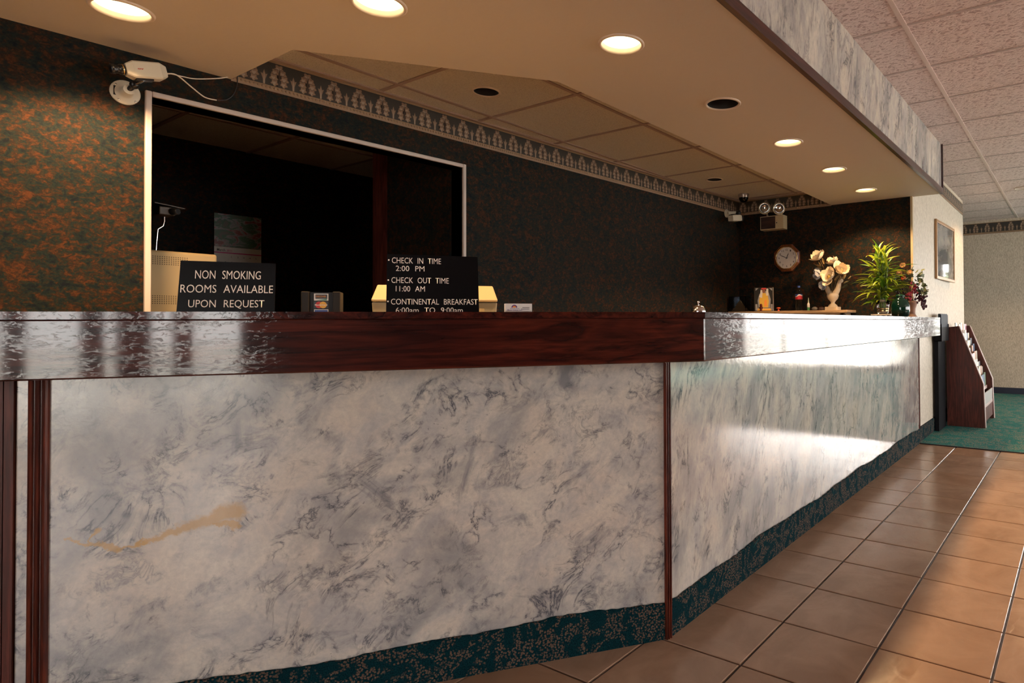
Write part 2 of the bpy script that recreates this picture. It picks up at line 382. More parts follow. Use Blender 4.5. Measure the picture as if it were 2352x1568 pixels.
# ---- back wall with the pass-through opening
oxl, oxr, oz0, oz1 = .955, 2.395, .92, 1.972
def wbox(x0, x1, z0, z1, d0=0, d1=.1):     # slab that follows the back wall line
    return [(x0, yb(x0)-d0*-1 if 0 else yb(x0)+d0, z0), (x1, yb(x1)+d0, z0), (x1, yb(x1)+d1, z0), (x0, yb(x0)+d1, z0),
            (x0, yb(x0)+d0, z1), (x1, yb(x1)+d0, z1), (x1, yb(x1)+d1, z1), (x0, yb(x0)+d1, z1)]
BF = [(0,3,2,1),(4,5,6,7),(0,1,5,4),(1,2,6,5),(2,3,7,6),(3,0,4,7)]
wbk = MB()
for a in ((REAR_X, oxl, 0, 2.6), (oxr, XN+.02, 0, 2.6), (oxl, oxr, 0, oz0), (oxl, oxr, oz1, 2.6)): wbk.add(wbox(*a), BF)
struct('wall_back', wbk, M_wpd, 'dark blue and rust sponged wallpaper wall behind the desk')
# frame of the opening
fr = MB(); t = .021
for a in ((oxl-t, oxl, oz0, oz1+t), (oxr, oxr+t, oz0, oz1+t), (oxl, oxr, oz1, oz1+t)): fr.add(wbox(*a, -.012, .1), BF)
fr = struct('trim_2', fr, M_white, 'off-white painted frame around the dark office opening'); bevel(fr, .004)
# office behind
YO = 5.0
struct('wall_office_back', MB().box((.2, YO, 0), (4.2, YO+.1, 2.4)), M_wpd)
struct('wall_office_left', MB().box((.1, 3.2, 0), (.2, YO, 2.4)), M_wpd)
struct('wall_office_right', MB().box((2.44, 3.14, 0), (2.54, 3.83, 2.4)), M_wpd)
struct('wall_office_end', MB().box((4.2, 3.1, 0), (4.3, YO, 2.4)), M_wpd)
ofc = struct('ceiling_office', MB().box((.1, 3.14, 2.3), (4.3, YO+.1, 2.4)), M_tileR)
for yy in (3.75, 4.35): MB().box((.2, yy-.012, 2.294), (4.2, yy+.012, 2.3)).build('grid_runner', M_gridR, ofc)
for xx in (.9, 1.5, 2.1, 2.7, 3.3): MB().box((xx-.012, 3.84, 2.293), (xx+.012, YO, 2.299)).build('grid_runner', M_gridR, ofc)
struct('trim_3', MB().box((2.40, 3.83, 0), (2.56, 3.93, 2.3)), M_rack, 'dark maroon door jamb inside the office')
# ---- nook right wall, pillar, far walls
struct('wall_right', MB().box((XN-.004, WALL_Y, 0), (XN+.02, 2.9, 2.6)), M_wpd, 'dark wallpapered end wall with the clock')
struct('wall_pillar', MB().box((XN+.0, WALL_Y, 0), (XPE, 3.0, 2.6)), M_wpb, 'beige textured wallpaper wall past the desk')
tr = struct('trim_4', MB().box((XN-.012, WALL_Y-.006, 1.09), (XN+.03, WALL_Y+.012, ZS)), M_ivory, 'pale corner bead between dark and beige wallpaper')
struct('wall_far', MB().box((XFAR, .42, 0), (XFAR+.2, 3.2, 2.6)), M_wpb, 'beige wallpaper wall at the far end')
struct('wall_alcove', MB().box((XPE, 3.0, 0), (XFAR+.2, 3.2, 2.6)), M_wpb)
struct('wall_corridor', MB().box((XFAR+.2, .42, 0), (END_X, .62, 2.6)), M_wpb)
sw = MB()
for a_ in (((REAR_X-.2, 0), (3.5, 2.6)), ((12.5, 0), (END_X+.2, 2.6)), ((3.5, 0), (12.5, .45)), ((3.5, 2.4), (12.5, 2.6))): sw.box((a_[0][0], SIDE_Y-.2, a_[0][1]), (a_[1][0], SIDE_Y, a_[1][1]))
struct('wall_side', sw, M_wpb, 'long lobby wall opposite the desk, opened for the added windows')
struct('baseboard_far', MB().box((XFAR-.012, .42, 0), (XFAR, 3.0, .092)), M_navy, 'dark navy vinyl baseboard on the far wall')
struct('baseboard_pillar', MB().box((5.75, WALL_Y-.012, 0), (XPE+.012, WALL_Y, .13)), M_cbase, 'teal carpet baseboard on the beige wall')
# ---- glazed end wall and rear wall
M_alu = MAT('dark_window_frame', (.03, .026, .028), .4)
def glazed(name, X, outx, ys, z0, z1, wy0, wy1, n0, label):
    w = MB()
    a, b = (X-.2, X) if outx < 0 else (X, X+.2)
    w.box((a, wy0, 0), (b, ys[0], 2.6)); w.box((a, ys[-1], 0), (b, wy1, 2.6))
    w.box((a, ys[0], 0), (b, ys[-1], z0)); w.box((a, ys[0], z1), (b, ys[-1], 2.6))
    struct(name, w, M_panelw, label)
    return a+.05, b-.05
a, b = glazed('wall_rear', REAR_X, -1, [-2.3, .45], .12, 2.35, SIDE_Y, 3.6, 1, 'wall with tall windows behind the camera')
solid = [(-1.69,-1.55), (-1.31,-1.06), (-.925,-.785), (-.385,-.27), (-2.3,-2.24), (.39,.45)]
wf = struct('window_1', MB().box((a, -2.3, .12), (b, .45, .18)).box((a, -2.3, 2.29), (b, .45, 2.35)), M_alu, 'tall rear windows')
for s0, s1 in solid: MB().box((a+.01, s0, .18), (b-.01, s1, 2.29)).build('mullion', M_alu, wf)
MB().box(((a+b)/2-.003, -2.3, .18), ((a+b)/2+.003, .45, 2.29)).build('pane', M_pane, wf)
a, b = glazed('wall_end', END_X, 1, [-5.0, .2], .06, 2.3, SIDE_Y, 1, 1, 'wall with glass doors at the far end of the lobby')
wf = struct('window_2', MB().box((a, -5.0, .06), (b, .2, .12)).box((a, -5.0, 2.24), (b, .2, 2.3)), M_alu, 'glass entrance at the far end of the lobby')
MB().box((a, -1.18, .12), (b, -.52, 2.24)).build('added_dark_panel', M_panelw, wf)  # unseen panel added to darken the reflection at the counter edge's right end
for yy in (-4.97, -3.9, -2.85, -1.75, .17): MB().box((a+.01, yy-.03, .12), (b-.01, yy+.03, 2.24)).build('mullion', M_alu, wf)
MB().box(((a+b)/2-.003, -5.0, .12), ((a+b)/2+.003, .2, 2.24)).build('pane', M_pane, wf)
wf = struct('added_window', MB().box((3.5, SIDE_Y-.14, .45), (12.5, SIDE_Y-.06, .51)).box((3.5, SIDE_Y-.14, 2.34), (12.5, SIDE_Y-.06, 2.4)), M_alu, 'added row of unseen windows filling the lobby with daylight')  # unseen glazing added to brighten the lobby, its ceiling and the counter
for k in range(7): MB().box((3.5+k*1.49, SIDE_Y-.13, .51), (3.56+k*1.49, SIDE_Y-.07, 2.34)).build('mullion', M_alu, wf)
MB().box((3.5, SIDE_Y-.103, .51), (12.5, SIDE_Y-.097, 2.34)).build('pane', M_pane, wf)
struct('ground', MB().box((-40, -40, -.3), (60, 40, -.12)), paint('pale_concrete', (.42, .41, .38), .9), 'concrete forecourt outside the windows')
# shrub outside the far entrance, seen in the polished counter
shr = thing('shrub', 'rounded green shrub outside the far glass entrance', 'plant', (16.2, -1.0, -.12)); rs = random.Random(3); M_sh = paint('shrub_leaves', (.035, .07, .018), .7)
sl_ = MB()
for k in range(900):
    th, ph, rr_ = rs.uniform(0, 6.283), math.acos(rs.uniform(-.9, 1)), rs.uniform(.75, 1)
    c_ = Vector((.75*rr_*math.sin(ph)*math.cos(th), .75*rr_*math.sin(ph)*math.sin(th), 1.35+1.0*rr_*math.cos(ph))); u_ = Vector((rs.uniform(-1,1), rs.uniform(-1,1), rs.uniform(-1,1))).normalized(); w_ = u_.orthogonal().normalized()
    sl_.add([c_-u_*.09, c_+w_*.045, c_+u_*.09, c_-w_*.045], [(0,1,2,3)])
sl_.build('foliage', M_sh, shr)['kind'] = 'stuff'; MB().tube([(0,0,0), (.02,0,.5), (0,.02,1.2)], .05, 8).build('trunk', M_rack, shr)
# ---- lobby ceiling with tiles
ceil = struct('ceiling', MB().box((REAR_X-.2, SIDE_Y-.2, ZC+.02), (END_X+.2, 3.6, ZC+.12)), M_grid, 'suspended ceiling of textured tiles over the lobby')
GX0, GS = 3.258, .604
hx, hy = GS/2-.007, .605-.007
lt = MB().box((-hx, -hy, 0), (hx, hy, .018)).mesh('ceiling_tile', M_tileL)
ex = MB()
for i in range(-13, 18):
    for k in range(-6, 3):
        x = GX0+GS*(i+.5); y = .712+1.21*(k+.5)
        if k >= 1 and (x < XPE+.2): continue
        if k == 0 and x < 5.6:      # cut row between the runner and the fascia
            continue
        if k == 1: continue
        if k in (-1, -2, 0) and -1 <= i <= 11:
            o = link('ceiling_tile', lt, ceil); o.location = (x, y, ZC+.001)
        else: ex.box((x-hx, y-hy, ZC+.001), (x+hx, y+hy, ZC+.019))
cm = MB().box((-hx, 0, 0), (hx, .34, .018)).mesh('ceiling_tile', M_tileL)
for i in range(-4, 4):
    o = link('ceiling_tile', cm, ceil); o.location = (GX0+GS*(i+.5), .719, ZC+.001)
eo = ex.build('ceiling_tile_field', M_tileL, ceil); eo['kind'] = 'stuff'
for i in range(-13, 19): MB().box((GX0+GS*i-.009, SIDE_Y, ZC-.002), (GX0+GS*i+.009, 3.0 if i > 8 else (1.9 if i > 4 else .99), ZC+.002)).build('grid_runner', M_gridx, ceil)
for k in range(-5, 1): MB().box((REAR_X, .712+1.21*k-.012, ZC-.003), (END_X, .712+1.21*k+.012, ZC+.003)).build('grid_runner', M_grid, ceil)
# ---- soffit over the desk, with the tiled recess
def yfas(x): return .9444-.0094*(x-6)
FE = 5.63                                            # end of the soffit fascia
R0 = Vector((1.228, 2.553, 0)); xb, ybend = 2.036, 1.921
def yrec(x): return 1.8842-.0103*(x-XN)
rec = [(R0.x, yb(R0.x)), (R0.x, R0.y), (xb, ybend), (XN, yrec(XN)), (XN, yb(XN))]
fc = Vector((1.68, yfas(1.68), 0)); fl = fc - D2*3.6
LIT = [(280,22),(870,10),(1427,101),(1810,327),(1915,389),(1988,436)]; OFF = [(1660,238)]
cans = [(*[*atZ(x, y, ZS)][:2], True) for x, y in LIT]+[(*[*atZ(x, y, ZS)][:2], False) for x, y in OFF]
RC = .079
outer = [(fl.x, fl.y), (fc.x, fc.y), (FE, yfas(FE)), (FE, WALL_Y), (XN, WALL_Y), (XN, yrec(XN)), (xb, ybend), (R0.x, R0.y), (R0.x, yb(R0.x)), (fl.x, yb(fl.x))]
so = filled('ceiling_soffit', outer, [circle(c[:2], RC) for c in cans], ZS, ZS+.012, M_soffit); so['kind'] = 'structure'; so['label'] = 'dropped tan plaster soffit over the reception desk'
rw = MB()                                            # sides of the recess
for (p, q) in ((rec[0], rec[1]), (rec[1], rec[2]), (rec[2], rec[3])):
    d = Vector((q[0]-p[0], q[1]-p[1], 0)).normalized(); nn = Vector((-d.y, d.x, 0))*-.012
    rw.add([(p[0],p[1],ZS+.012),(q[0],q[1],ZS+.012),(q[0]+nn.x,q[1]+nn.y,ZS+.012),(p[0]+nn.x,p[1]+nn.y,ZS+.012),(p[0],p[1],ZR+.02),(q[0],q[1],ZR+.02),(q[0]+nn.x,q[1]+nn.y,ZR+.02),(p[0]+nn.x,p[1]+nn.y,ZR+.02)], BF)
rw.build('recess_side', M_soffit, so)
# fascia
fa = MB()
for p, q in ((fl, fc), (fc, Vector((FE, yfas(FE), 0)))):
    d = (q-p).normalized(); nn = Vector((-d.y, d.x, 0))*.02
    fa.add([(p.x,p.y,ZS+.012),(q.x,q.y,ZS+.012),(q.x+nn.x,q.y+nn.y,ZS+.012),(p.x+nn.x,p.y+nn.y,ZS+.012),(p.x,p.y,ZC+.02),(q.x,q.y,ZC+.02),(q.x+nn.x,q.y+nn.y,ZC+.02),(p.x+nn.x,p.y+nn.y,ZC+.02)], BF)
fa.box((FE-.02, yfas(FE)+.02, ZS+.012), (FE, WALL_Y, ZC+.02))
fas = struct('wall_fascia', fa, M_marblef, 'faux marble fascia above the reception desk')
stp = MB()
for p, q in ((fl, fc), (fc, Vector((FE+.004, yfas(FE), 0)))):
    d = (q-p).normalized(); nn = Vector((d.y, -d.x, 0))*.014; z0, z1 = ZS-.004, ZS+.042; m_ = -nn*.6
    stp.add([(p.x+nn.x,p.y+nn.y,z0),(q.x+nn.x,q.y+nn.y,z0),(q.x+m_.x,q.y+m_.y,z0),(p.x+m_.x,p.y+m_.y,z0),(p.x+nn.x,p.y+nn.y,z1),(q.x+nn.x,q.y+nn.y,z1),(q.x+m_.x,q.y+m_.y,z1),(p.x+m_.x,p.y+m_.y,z1)], BF)
stp = struct('trim_5', stp, M_strip, 'dark red wood strip along the soffit edge')
struct('trim_6', MB().box((FE-.006, yfas(FE)-.014, ZS+.042), (FE+.012, yfas(FE)+.012, ZC)), M_strip, 'dark red vertical strip at the end of the fascia')
# recess ceiling tiles
rx = [1.282, 1.887, 2.492, 3.097, 3.702, 4.307, 4.912, 5.52]; ry = [1.60, 2.21, 2.866, 3.4]
ROFF = [atZ(1117, 212, ZR), atZ(1641, 413, ZR)]
rc = filled('ceiling_recess', rec, [circle(c, .07, 32) for c in ROFF], ZR+.02, ZR+.04, M_gridR); rc['kind'] = 'structure'; rc['label'] = 'recessed ceiling of tan tiles inside the soffit'
def clip(poly, a, b, c):      # keep a*x+b*y<=c
    out = []
    for i in range(len(poly)):
        p, q = poly[i], poly[(i+1) % len(poly)]; dp, dq = a*p[0]+b*p[1]-c, a*q[0]+b*q[1]-c
        if dp <= 0: out.append(p)
        if dp*dq < 0:
            t_ = dp/(dp-dq); out.append((p[0]+(q[0]-p[0])*t_, p[1]+(q[1]-p[1])*t_))
    return out
def recclip(poly):
    poly = clip(poly, -1, 0, -R0.x); poly = clip(poly, 1, 0, XN)
    poly = clip(poly, -WS, 1, yb(0)) if poly else poly
    if poly: # D2 edge and D1 edge
        poly = clip(poly, -NB.x, -NB.y, -(NB.x*R0.x+NB.y*R0.y))
    if poly: poly = clip(poly, -.0103, -1, -(yrec(0)))
    return poly
xs = [1.228]+[1.887+.605*k for k in range(7)]+[XN]
for i in range(len(xs)-1):
    for k in range(3):
        g = .008; q = recclip([(xs[i]+g, ry[k]+g), (xs[i+1]-g, ry[k]+g), (xs[i+1]-g, ry[k+1]-g), (xs[i]+g, ry[k+1]-g)])
        if len(q) < 3: continue
        holes = [circle(c, .066, 32) for c in ROFF if xs[i] < c.x < xs[i+1] and ry[k] < c.y < ry[k+1]]
        filled('ceiling_tile', q, holes, ZR+.004, ZR+.016, M_tileR, rc)
for x in xs[1:-1]:
    y0 = max(yrec(x), R0.y-(x-R0.x)*math.tan(A2)) if x < xb else yrec(x)
    MB().box((x-.011, y0, ZR), (x+.011, yb(x), ZR+.006)).build('grid_runner', M_gridR, rc)
for y in ry[1:3]:
    x0 = R0.x if y > R0.y else R0.x+(R0.y-y)/math.tan(A2)
    MB().box((x0, y-.011, ZR-.001), (XN, y+.011, ZR+.006)).build('grid_runner', M_gridR, rc)
e0 = MB(); e0.add(wbox(R0.x, XN, ZR-.004, ZR+.006, -.03, 0), BF); e0.build('edge_trim', M_gridR, rc)
MB().box((XN-.03, 1.9, ZR-.004), (XN-.004, 2.85, ZR+.006)).build('edge_trim', M_gridR, rc)

# ---- acanthus border
M_bbg = paint('border_dark_ground', (.030, .024, .018), .6); M_btan = MAT('border_tan', (.24, .155, .10), .7); M_blt = MAT('border_highlight', (.33, .25, .19), .7)
M_bdk = MAT('border_shade', (.055, .035, .026), .7); M_brule = MAT('border_gold_rule', (.27, .165, .085), .6)
def lobes(cx, cz, w, h_, n, dep, ph=0):
    pts = []
    for k in range(n*6):
        a = 2*math.pi*k/(n*6); r = 1-dep*(.5+.5*math.cos(n*a+ph)); pts.append((cx+w*r*math.sin(a), cz+h_*r*math.cos(a)))
    return pts
def flat(mb, pts, y, mi): mb.cm = mi; mb.add([(p[0], y, p[1]) for p in pts][::-1], [tuple(range(len(pts)))]); mb.cm = 0
bigl = MB(); yy_ = -.0004
for (cx, cz, w, h_, n) in ((0, .078, .017, .020, 5), (-.0125, .060, .0135, .017, 5), (.0125, .060, .0135, .017, 5), (-.0175, .037, .015, .018, 5), (.0175, .037, .015, .018, 5), (-.015, .015, .0135, .015, 5), (.015, .015, .0135, .015, 5)):
    flat(bigl, lobes(cx, cz, w*1.14, h_*1.12, n, .30), yy_, 2); flat(bigl, lobes(cx, cz, w, h_, n, .36), yy_-.0002, 0)
    flat(bigl, lobes(cx-.002, cz-.002, w*.5, h_*.62, 3, .5), yy_-.0004, 1); yy_ -= .0005
flat(bigl, [(-.004, .002), (.004, .002), (.0025, .05), (0, .088), (-.0025, .05)], yy_-.0005, 2)
bigm = bigl.mesh('acanthus_leaf', [M_btan, M_blt, M_bdk])
sml = MB()
flat(sml, [(-.004, 0), (.004, 0), (.005, .02), (.014, .046), (.006, .042), (.0, .062), (-.006, .042), (-.014, .046), (-.005, .02)], -.0006, 0)
flat(sml, [(-.003, .003), (.003, .003), (.003, .02), (0, .05), (-.003, .02)], -.001, 1)
smm = sml.mesh('small_leaf', [M_btan, M_blt])
def border(name, M, length, z0, z1, start, label, sc=1.0, beads=True):
    """strip in a frame with x along the wall, -y into the room"""
    hgt = z1-z0
    o = MB().box((0, -.003, 0), (length, .004, hgt)).build(name, M_bbg); o.matrix_world = M; o['kind'] = 'structure'; o['label'] = label
    MB().box((0, -.0045, -.002), (length, -.003, .006)).build('rule', M_btan, o)
    MB().box((0, -.004, .006), (length, -.003, .024)).build('bead_band', M_brule, o)
    MB().box((0, -.0045, hgt-.008), (length, -.003, hgt)).build('rule', M_brule, o)
    bd = MB(); x = .008
    while x < length-.004:
        bd.ball((x, -.004, .0145), .0066, 6, 4, (1, .5, 1)); x += .0165
    if beads: bd.build('bead_row', M_btan, o)['kind'] = 'stuff'
    k = (hgt-.034)/.098; x = start
    while x < length-.02:
        if x > .02:
            q = link('acanthus_leaf', bigm, o); q.location = (x, -.003, .025); q.scale = (1.28, 1, k)
        x2 = x+.0615*sc
        if .012 < x2 < length-.015:
            q = link('small_leaf', smm, o); q.location = (x2, -.003, .025); q.scale = (1, 1, k)
        x += .123*sc
    return o
bx = Vector((1, WS, 0)).normalized()
ZB0 = 2.1233
border('trim_7', frame(Vector((R0.x, yb(R0.x), ZB0)), bx, Vector((0,0,1))), (XN-R0.x)/bx.x-.006, ZB0, ZR-.004, 1.295-R0.x, 'leaf patterned wallpaper border on the back wall')
border('trim_8', frame(Vector((XN-.004, yb(XN), ZB0)), Vector((0,-1,0)), Vector((0,0,1))), yb(XN)-yrec(XN), ZB0, ZR-.004, .05, 'leaf patterned wallpaper border on the clock wall')
border('trim_9', frame(Vector((XFAR, 3.0, 2.343)), Vector((0,-1,0)), Vector((0,0,1))), 2.58, 2.343, 2.507, .05, 'leaf patterned wallpaper border on the far wall', 1.25)
border('trim_10', frame(Vector((FE+.02, WALL_Y, 2.365)), Vector((1,0,0)), Vector((0,0,1))), XPE-FE-.03, 2.365, 2.505, .05, 'leaf patterned wallpaper border on the beige wall')

# ================================================================== downlights
def downlight(c, z, lit, label, group, r=RC, ring=.089, side=None, gain=1.0):
    t_ = thing('downlight', label, 'light', (c[0], c[1], z), 0, group)
    MB().lathe([(ring, 0), (ring, -.003), (ring-.004, -.006), (r-.001, -.006), (r-.003, .0)], 40, cap=False).build('trim_ring', M_ring if side is None else side, t_)
    MB().lathe([(r-.003, 0), (r-.006, .012), (r-.012, .10)], 40, cap=False).build('reflector', M_can if lit else M_dark, t_)
    if lit:
        MB().lathe([(r-.006, .014), (r*.6, .006), (.001, .003)], 40, cap=True).build('lamp_lens', M_lamp, t_)
        l = bpy.data.lights.new('lamp_glow', 'SPOT'); l.energy = LAMP_W*gain; l.color = (1, .62, .30); l.spot_size = R(134); l.spot_blend = .35; l.shadow_soft_size = .05
        o = bpy.data.objects.new('lamp_glow', l); COL.objects.link(o); o.parent = t_; o.location = (0, 0, -.012)
    else:
        MB().lathe([(r-.012, .10), (.001, .10)], 40, cap=False).build('can_top', M_dark, t_)
    return t_
names = ['lit downlight above the wall camera, leftmost in the soffit', 'lit downlight cut by the top edge, second from left',
         'lit downlight above the check-out sign, third from left', 'lit downlight right after the unlit one in the soffit row',
         'lit downlight second from the far end of the row', 'lit downlight at the far end of the row, above the potted bamboo']
for q, (c, nm) in enumerate(zip(cans[:6], names)): downlight(c, ZS, True, nm, 'downlights along the soffit', gain=1.7 if q == 0 else 1.0)
downlight(cans[6], ZS, False, 'unlit dark downlight in the tan soffit row', 'downlights along the soffit')
downlight(ROFF[0], ZR+.004, False, 'unlit round opening in recessed tiles, above the office opening', 'unlit recess downlights', .066, .074)
downlight(ROFF[1], ZR+.004, False, 'unlit round opening in recessed tiles, near the dome camera', 'unlit recess downlights', .066, .074)
LL = atZ(2350, 431, ZC)
downlight((LL.x, LL.y), ZC-.002, True, 'downlight in the pinkish lobby ceiling at the right edge', 'lobby downlight')

# ================================================================== reception counter
P0 = Vector((1.7614, PANEL_Y, 0)); L0 = P0-D2*1.6473
ctr = thing('reception_counter', 'faux marble reception counter with carpet kick strip and dark corner posts', 'counter', P0)
MI = Matrix.Translation(-P0)
# panel along D2, own frame: x from the left post
pan = MB().box((0, 0, 0), (1.6473, .012, .94)).build('panel', M_marble2, ctr)
pan.matrix_local = MI @ frame(L0, D2, Vector((0,0,1)))
pan2 = MB().box((0, 0, 0), (5.74-P0.x, .012, .94)).build('panel', M_marble1, ctr); pan2.matrix_local = Matrix()
# carpet kick strip with an uneven cut edge
def kick(name, L, hmin, hmax, M, seed):
    rn = random.Random(seed); mb = MB(); n = int(L/.02); vs = []; hts = []
    ph = [rn.uniform(0, 6) for _ in range(4)]
    for k in range(n+1):
        x = L*k/n; u = k/n
        hh = hmin+(hmax-hmin)*u + .006*math.sin(5*x+ph[0]) + .004*math.sin(13*x+ph[1]) + rn.uniform(-.0025, .0025)
        hts.append((x, hh))
    for k in range(n):
        (xa, ha), (xb_, hb) = hts[k], hts[k+1]
        mb.add([(xa,-.008,0),(xb_,-.008,0),(xb_,-.009,hb-.004),(xa,-.009,ha-.004),(xa,-.004,ha),(xb_,-.004,hb),(xa,0,ha-.004),(xb_,0,hb-.004)],
               [(0,1,2,3),(3,2,5,4),(4,5,7,6)], True)
    o = mb.build(name, M_cbase, ctr); o.matrix_local = M; return hts
kick('carpet_kick', 1.6473-.012, .118, .126, MI @ frame(L0, D2, Vector((0,0,1))), 3)
h1 = kick('carpet_kick', 5.74-P0.x-.014, .128, .135, Matrix.Translation((.014, 0, 0)), 5)
rn = random.Random(11)                               # loose threads at the cut edge
for k in range(16):
    x = rn.choice([.5, .75, .95, 1.0, 1.3, 1.62, 2.0, 2.4])+rn.uniform(-.08, .08); z = .128+rn.uniform(-.004, .004); pts = []
    dx, dz = rn.uniform(-.05, .05), rn.uniform(-.05, .012)
    for q in range(6):
        u = q/5; pts.append((x+dx*u, -.011-.006*math.sin(3*u), z+dz*u*u+.01*math.sin(u*3)*rn.uniform(.3, 1)))
    MB().tube(pts, .0005, 4).build('loose_thread', M_carpet, ctr)
def molding(w, d, n=3):
    pts = [(-w/2, 0)]
    for k in range(n):
        a = -w/2+w*k/n; b = -w/2+w*(k+1)/n
        for q in range(5):
            u = q/4; pts.append((a+(b-a)*(.06+.88*u), -d*(.55+.45*math.sin(math.pi*u))))
    pts.append((w/2, 0)); return pts
mp = MB().prism(molding(.026, .013), 0, .94); o = mp.build('corner_post', M_trimw, ctr)
o.rotation_euler = (0, 0, -A2*.5)
MB().prism(molding(.016, .008, 2), 0, .94).build('end_post', M_trimw, ctr).location = (5.74-P0.x, 0, 0)
o = MB().prism(molding(.040, .014), 0, .94).build('side_post', M_trimw, ctr); o.matrix_local = MI @ frame(L0, D2, Vector((0,0,1)))
# to the left of the side post: a narrow marble return, then the dark wood end boards, set back
def d2box(u0, u1, o0, o1, z0, z1):
    vs = [];
    for z in (z0, z1):
        for (u, o_) in ((u0, o0), (u1, o0), (u1, o1), (u0, o1)):
            p = L0+D2*u+NB*o_-P0; vs.append((p.x, p.y, z))
    return MB().add(vs, BF)
d2box(-.046, -.018, .004, .024, 0, .94).build('return_panel', M_marble2, ctr)
d2box(-.066, -.048, -.004, .03, 0, .94).build('end_board', M_rack, ctr)
d2box(-.091, -.070, .0, .03, 0, .94).build('end_board', M_rack, ctr)
d2box(-.40, -.095, -.002, .03, 0, .94).build('end_board', M_rack, ctr)
d2box(-.40, -.0, .03, .05, 0, .93).build('backing_board', M_blackm, ctr)
# ---- worktop
ZT = 1.09
top = thing('counter_top', 'dark red varnished wooden counter top with deep front edge', 'counter top', (C0.x, C0.y, 0))
EL = C0-D2*2.35; DEP = .30; DEP1 = .60
ic = Vector((C0.x-.298, C0.y+DEP1, 0)); ei = EL+NB*DEP
poly = [EL, C0, Vector((5.69, C0.y, 0)), Vector((5.69, WALL_Y-.002, 0)), Vector((XN-.014, WALL_Y-.002, 0)), Vector((XN-.014, C0.y+DEP1, 0)), ic, ei]
tb_ = MB().prism([((p-C0).x, (p-C0).y) for p in poly], 1.072, ZT).build('top_board', M_nose, top); bevel(tb_, .005, 3)
ap = MB().box((-2.35, .002, .9349), (.0, .03, 1.0722)).build('front_edge', M_nose, top); ap.matrix_local = frame(Vector((0,0,0)), D2, Vector((0,0,1))); bevel(ap, .004, 2)
ap = MB().box((.0, .002, .9349), (5.69-C0.x, .03, 1.0722)).build('front_edge', M_nose, top); bevel(ap, .004, 2)
# underside closing board
MB().prism([((p-C0).x, (p-C0).y) for p in [EL+NB*.03, C0+Vector((.012,.03,0)), Vector((5.69, C0.y+.03, 0)), Vector((5.69, PANEL_Y-.002, 0)), P0+Vector((0,-.014,0)), P0-D2*2.2-NB*.016]], .936, .942).build('underside', M_nose, top)
# ---- staff desk behind
M_lam = MAT('cream_laminate', (.42, .36, .28), .5)  # kept pale so the downlights bounce up to the soffit
dk = thing('staff_desk', 'low work desk hidden behind the reception counter', 'desk', (C0.x, C0.y, 0))
ZD = .98
def dq(u, o_): p = -D2*u+NB*o_; return (p.x, p.y)
MB().prism([dq(2.2, .303), dq(.35, .303), dq(.35, 1.0), dq(2.2, 1.0)], ZD-.03, ZD).build('desk_top', M_lam, dk)
for u in (2.15, .4):
    MB().prism([dq(u+.015, .32), dq(u-.015, .32), dq(u-.015, .98), dq(u+.015, .98)], 0, ZD-.03).build('side_panel', M_rack, dk)
# unseen pale surface added behind the long side, bounces downlight to the soffit
wk = thing('bounce_bench', 'added low cream surface behind the counter, bouncing light to the soffit', 'desk', (2.6, 1.95, 0))
MB().box((0, -.35, .73), (2.65, .32, .76)).build('bounce_top', M_lam, wk)
for x in (.02, 1.3, 2.60): MB().box((x, -.34, 0), (x+.03, .30, .73)).build('side_panel', M_lam, wk)
# ================================================================== things on and behind the counter
Z1 = Vector((0, 0, 1))
def plane_frame(BL, BR, TL):
    return frame(BL, BR-BL, TL-BL)
def local_px(M, x, y):          # where a pixel's ray meets the plane y=0 of a frame
    n = M.to_3x3().col[1]; o = M.to_translation(); p = pl(x, y, n, n.dot(o)); q = M.inverted() @ p; return q.x, q.z
def px_text(name, s, M, par, x0, x1, yb_, cap, mat, dz=0, dy=0, bold=.006):
    a = local_px(M, x0, yb_); b = local_px(M, x1, yb_); c = local_px(M, x0, yb_-cap)
    return put_text(name, s, mat, par, (a[0], dy, a[1]+dz), b[0]-a[0], c[1]-a[1], bold)
def sign(label, BL, BR, TL, TR, ob, ot, lines, dots):
    bl, br, tl, tr = onD2(*BL, ob), onD2(*BR, ob), onD2(*TL, ot), onD2(*TR, ot)
    M = plane_frame(bl, br, tl); zl = M.to_3x3().col[2]; w = (br-bl).length
    cs = [(0, 0), (w, 0), (M.inverted() @ tr).xz, (M.inverted() @ tl).xz]
    ext = (bl.z-ZD)/zl.z
    base = M @ Vector((w/2, 0, -ext)); MT = Matrix.Translation(base) @ M.to_3x3().to_4x4()
    t_ = thing('letter_board', label, 'sign'); t_.matrix_world = MT; ox, oz = w/2, ext
    poly_ = [(0-ox, 0), (w-ox, 0), (cs[2][0]-ox, cs[2][1]+oz), (cs[3][0]-ox, cs[3][1]+oz)]
    pb = MB(); pb.add([(p[0], 0, p[1]) for p in poly_]+[(p[0], .004, p[1]) for p in poly_], [(0,1,2,3),(7,6,5,4),(0,4,5,1),(1,5,6,2),(2,6,7,3),(3,7,4,0)])
    pb.build('board', M_sign, t_)
    lp = MB().box((-.04, .004, 0), (.04, .007, .12)); o = lp.build('easel_leg', M_black, t_); o.rotation_euler = (R(-38), 0, 0); o.location = (0, .0045, .10)
    o.rotation_euler = (R(0), 0, 0); o.location = (0, 0, 0)
    for (s, x0, x1, y, cap) in lines:
        a = local_px(M, x0, y); b = local_px(M, x1, y); c = local_px(M, x0, y-cap)
        put_text('lettering', s, M_letter, t_, (a[0]-ox, -.0002, a[1]+oz), b[0]-a[0], c[1]-a[1], -.002)
    for (x, y) in dots:
        a = local_px(M, x, y); MB().box((a[0]-ox-.0022, -.0008, a[1]+oz-.0022), (a[0]-ox+.0022, 0, a[1]+oz+.0022)).build('bullet', M_letter, t_)
    return t_
